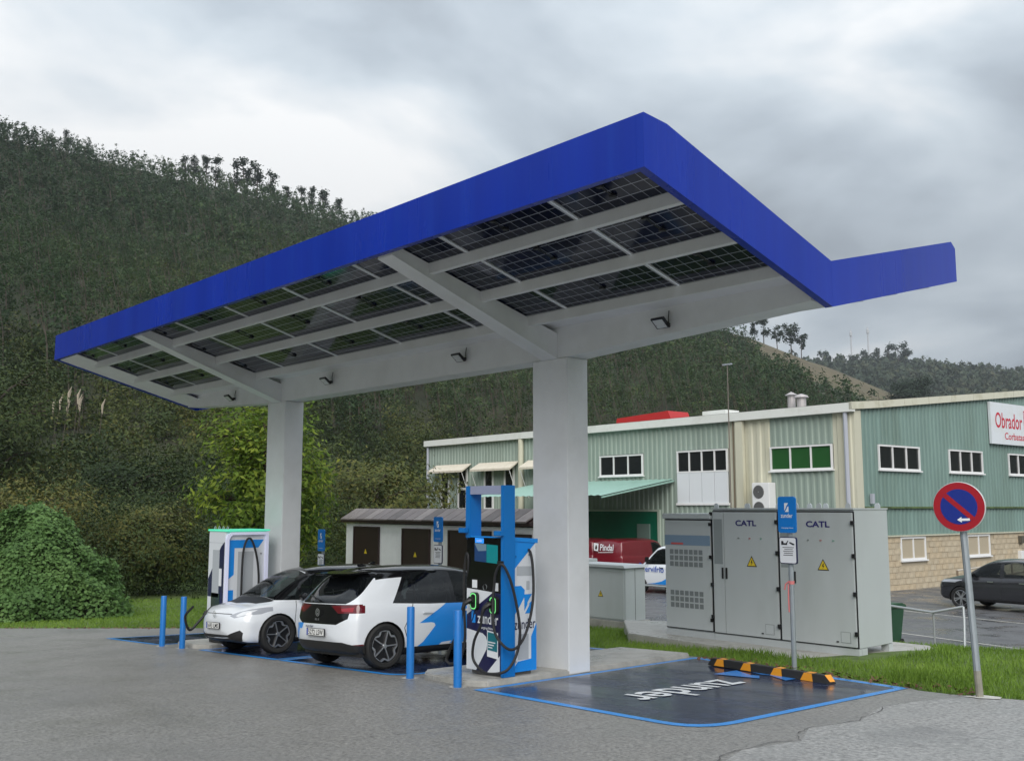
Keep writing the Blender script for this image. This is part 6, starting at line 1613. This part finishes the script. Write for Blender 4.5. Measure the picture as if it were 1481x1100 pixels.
k = inside(X, Y, verge) & ~inside(X, Y, [(a*1, b*1) for a, b in pv]) & ~((X > -17.3) & (X < -15) & (Y > 17.3) & (Y < 18.4)) & ~((np.abs(X+4) < .9) & (np.abs(Y-13.1) < .33))
k &= (X > -18.5-.0*Y)
X, Y = X[k], Y[k]
hh = .05+.07*rng.random(len(X))+.05*np.clip(np.sin(X*1.7)*np.sin(Y*1.3+X*.5), 0, 1)
tt = np.clip(.45+.25*np.sin(X*1.3+Y)*np.sin(Y*2.1)+.4*(rng.random(len(X))-.5), 0, 1)
gv = stuff(blades('verge_grass', X, Y, hh, .09, M_gr, tt)); gv['label'] = 'lush green grass on the verge around the cabinets'; gv['category'] = 'grass'
print('blades', len(X), 'tris', sum(len(m_.polygons)*2 for m_ in bpy.data.meshes))
n = 110000; X = -44+26*rng.random(n); Y = 4+18*rng.random(n)
rr4 = np.hypot(X, Y); azg = np.degrees(np.arctan2(X*hy-Y*hx, X*hx+Y*hy))
lawnp = [(-20.9, 13.75), (-24.4, 11.7), (-27.7, 9.5), (-29.5, 8.25), (-34, 5.6), (-44, 3), (-44, 22), (-27, 22), (-21, 16)]
k = inside(X, Y, lawnp) & (rr4 < np.interp(azg, [-35, -16, -11, -4], [42, 42, 45, 50]))
X, Y = X[k], Y[k]; tt = np.clip(.5+.2*np.sin(X*.8+Y)*np.sin(Y*1.1)+.35*(rng.random(len(X))-.5), 0, 1)
lw_ = stuff(blades('lawn_grass', X, Y, .05+.05*rng.random(len(X)), .16, M_gr, tt)); lw_['label'] = 'short green lawn left of the forecourt'; lw_['category'] = 'grass'
# fallen leaves along the verge and lawn edges
n = 420; t_ = rng.random(n); X = np.where(t_ < .5, -10.3+5*rng.random(n), -33+11*rng.random(n)); Y = np.where(t_ < .5, 13.45+(X+10.3)*-.27+.15*rng.normal(size=n), 8.05-(X+29.4)*-.67*0+(X+29.4)*.66+.12*rng.normal(size=n))
Zl = PL(X, Y)+.02
fl_ = stuff(cards('fallen_leaves', np.stack([X, Y, Zl], -1), upn(n, 2), .03+.02*rng.random(n), mat('dead_leaves', (.13, .06, .03), .8, var=.5, vscale=1.5), asp=.6)); fl_['label'] = 'brown fallen leaves along the grass edges'; fl_['category'] = 'leaves'
# ------------------------------------------------------------------ air
hz = MB().box(-1300, 700, -600, 1400, -12, 330).build('haze', None); stuff(hz)
hm = bpy.data.materials.new('haze'); hm.use_nodes = True; hn = hm.node_tree; hn.nodes.clear()
pv_ = hn.nodes.new('ShaderNodeVolumePrincipled'); pv_.inputs['Color'].default_value = (.86, .91, .96, 1); pv_.inputs['Density'].default_value = .00022; pv_.inputs['Anisotropy'].default_value = .2
ho = hn.nodes.new('ShaderNodeOutputMaterial'); hn.links.new(pv_.outputs[0], ho.inputs['Volume']); hz.data.materials.append(hm)
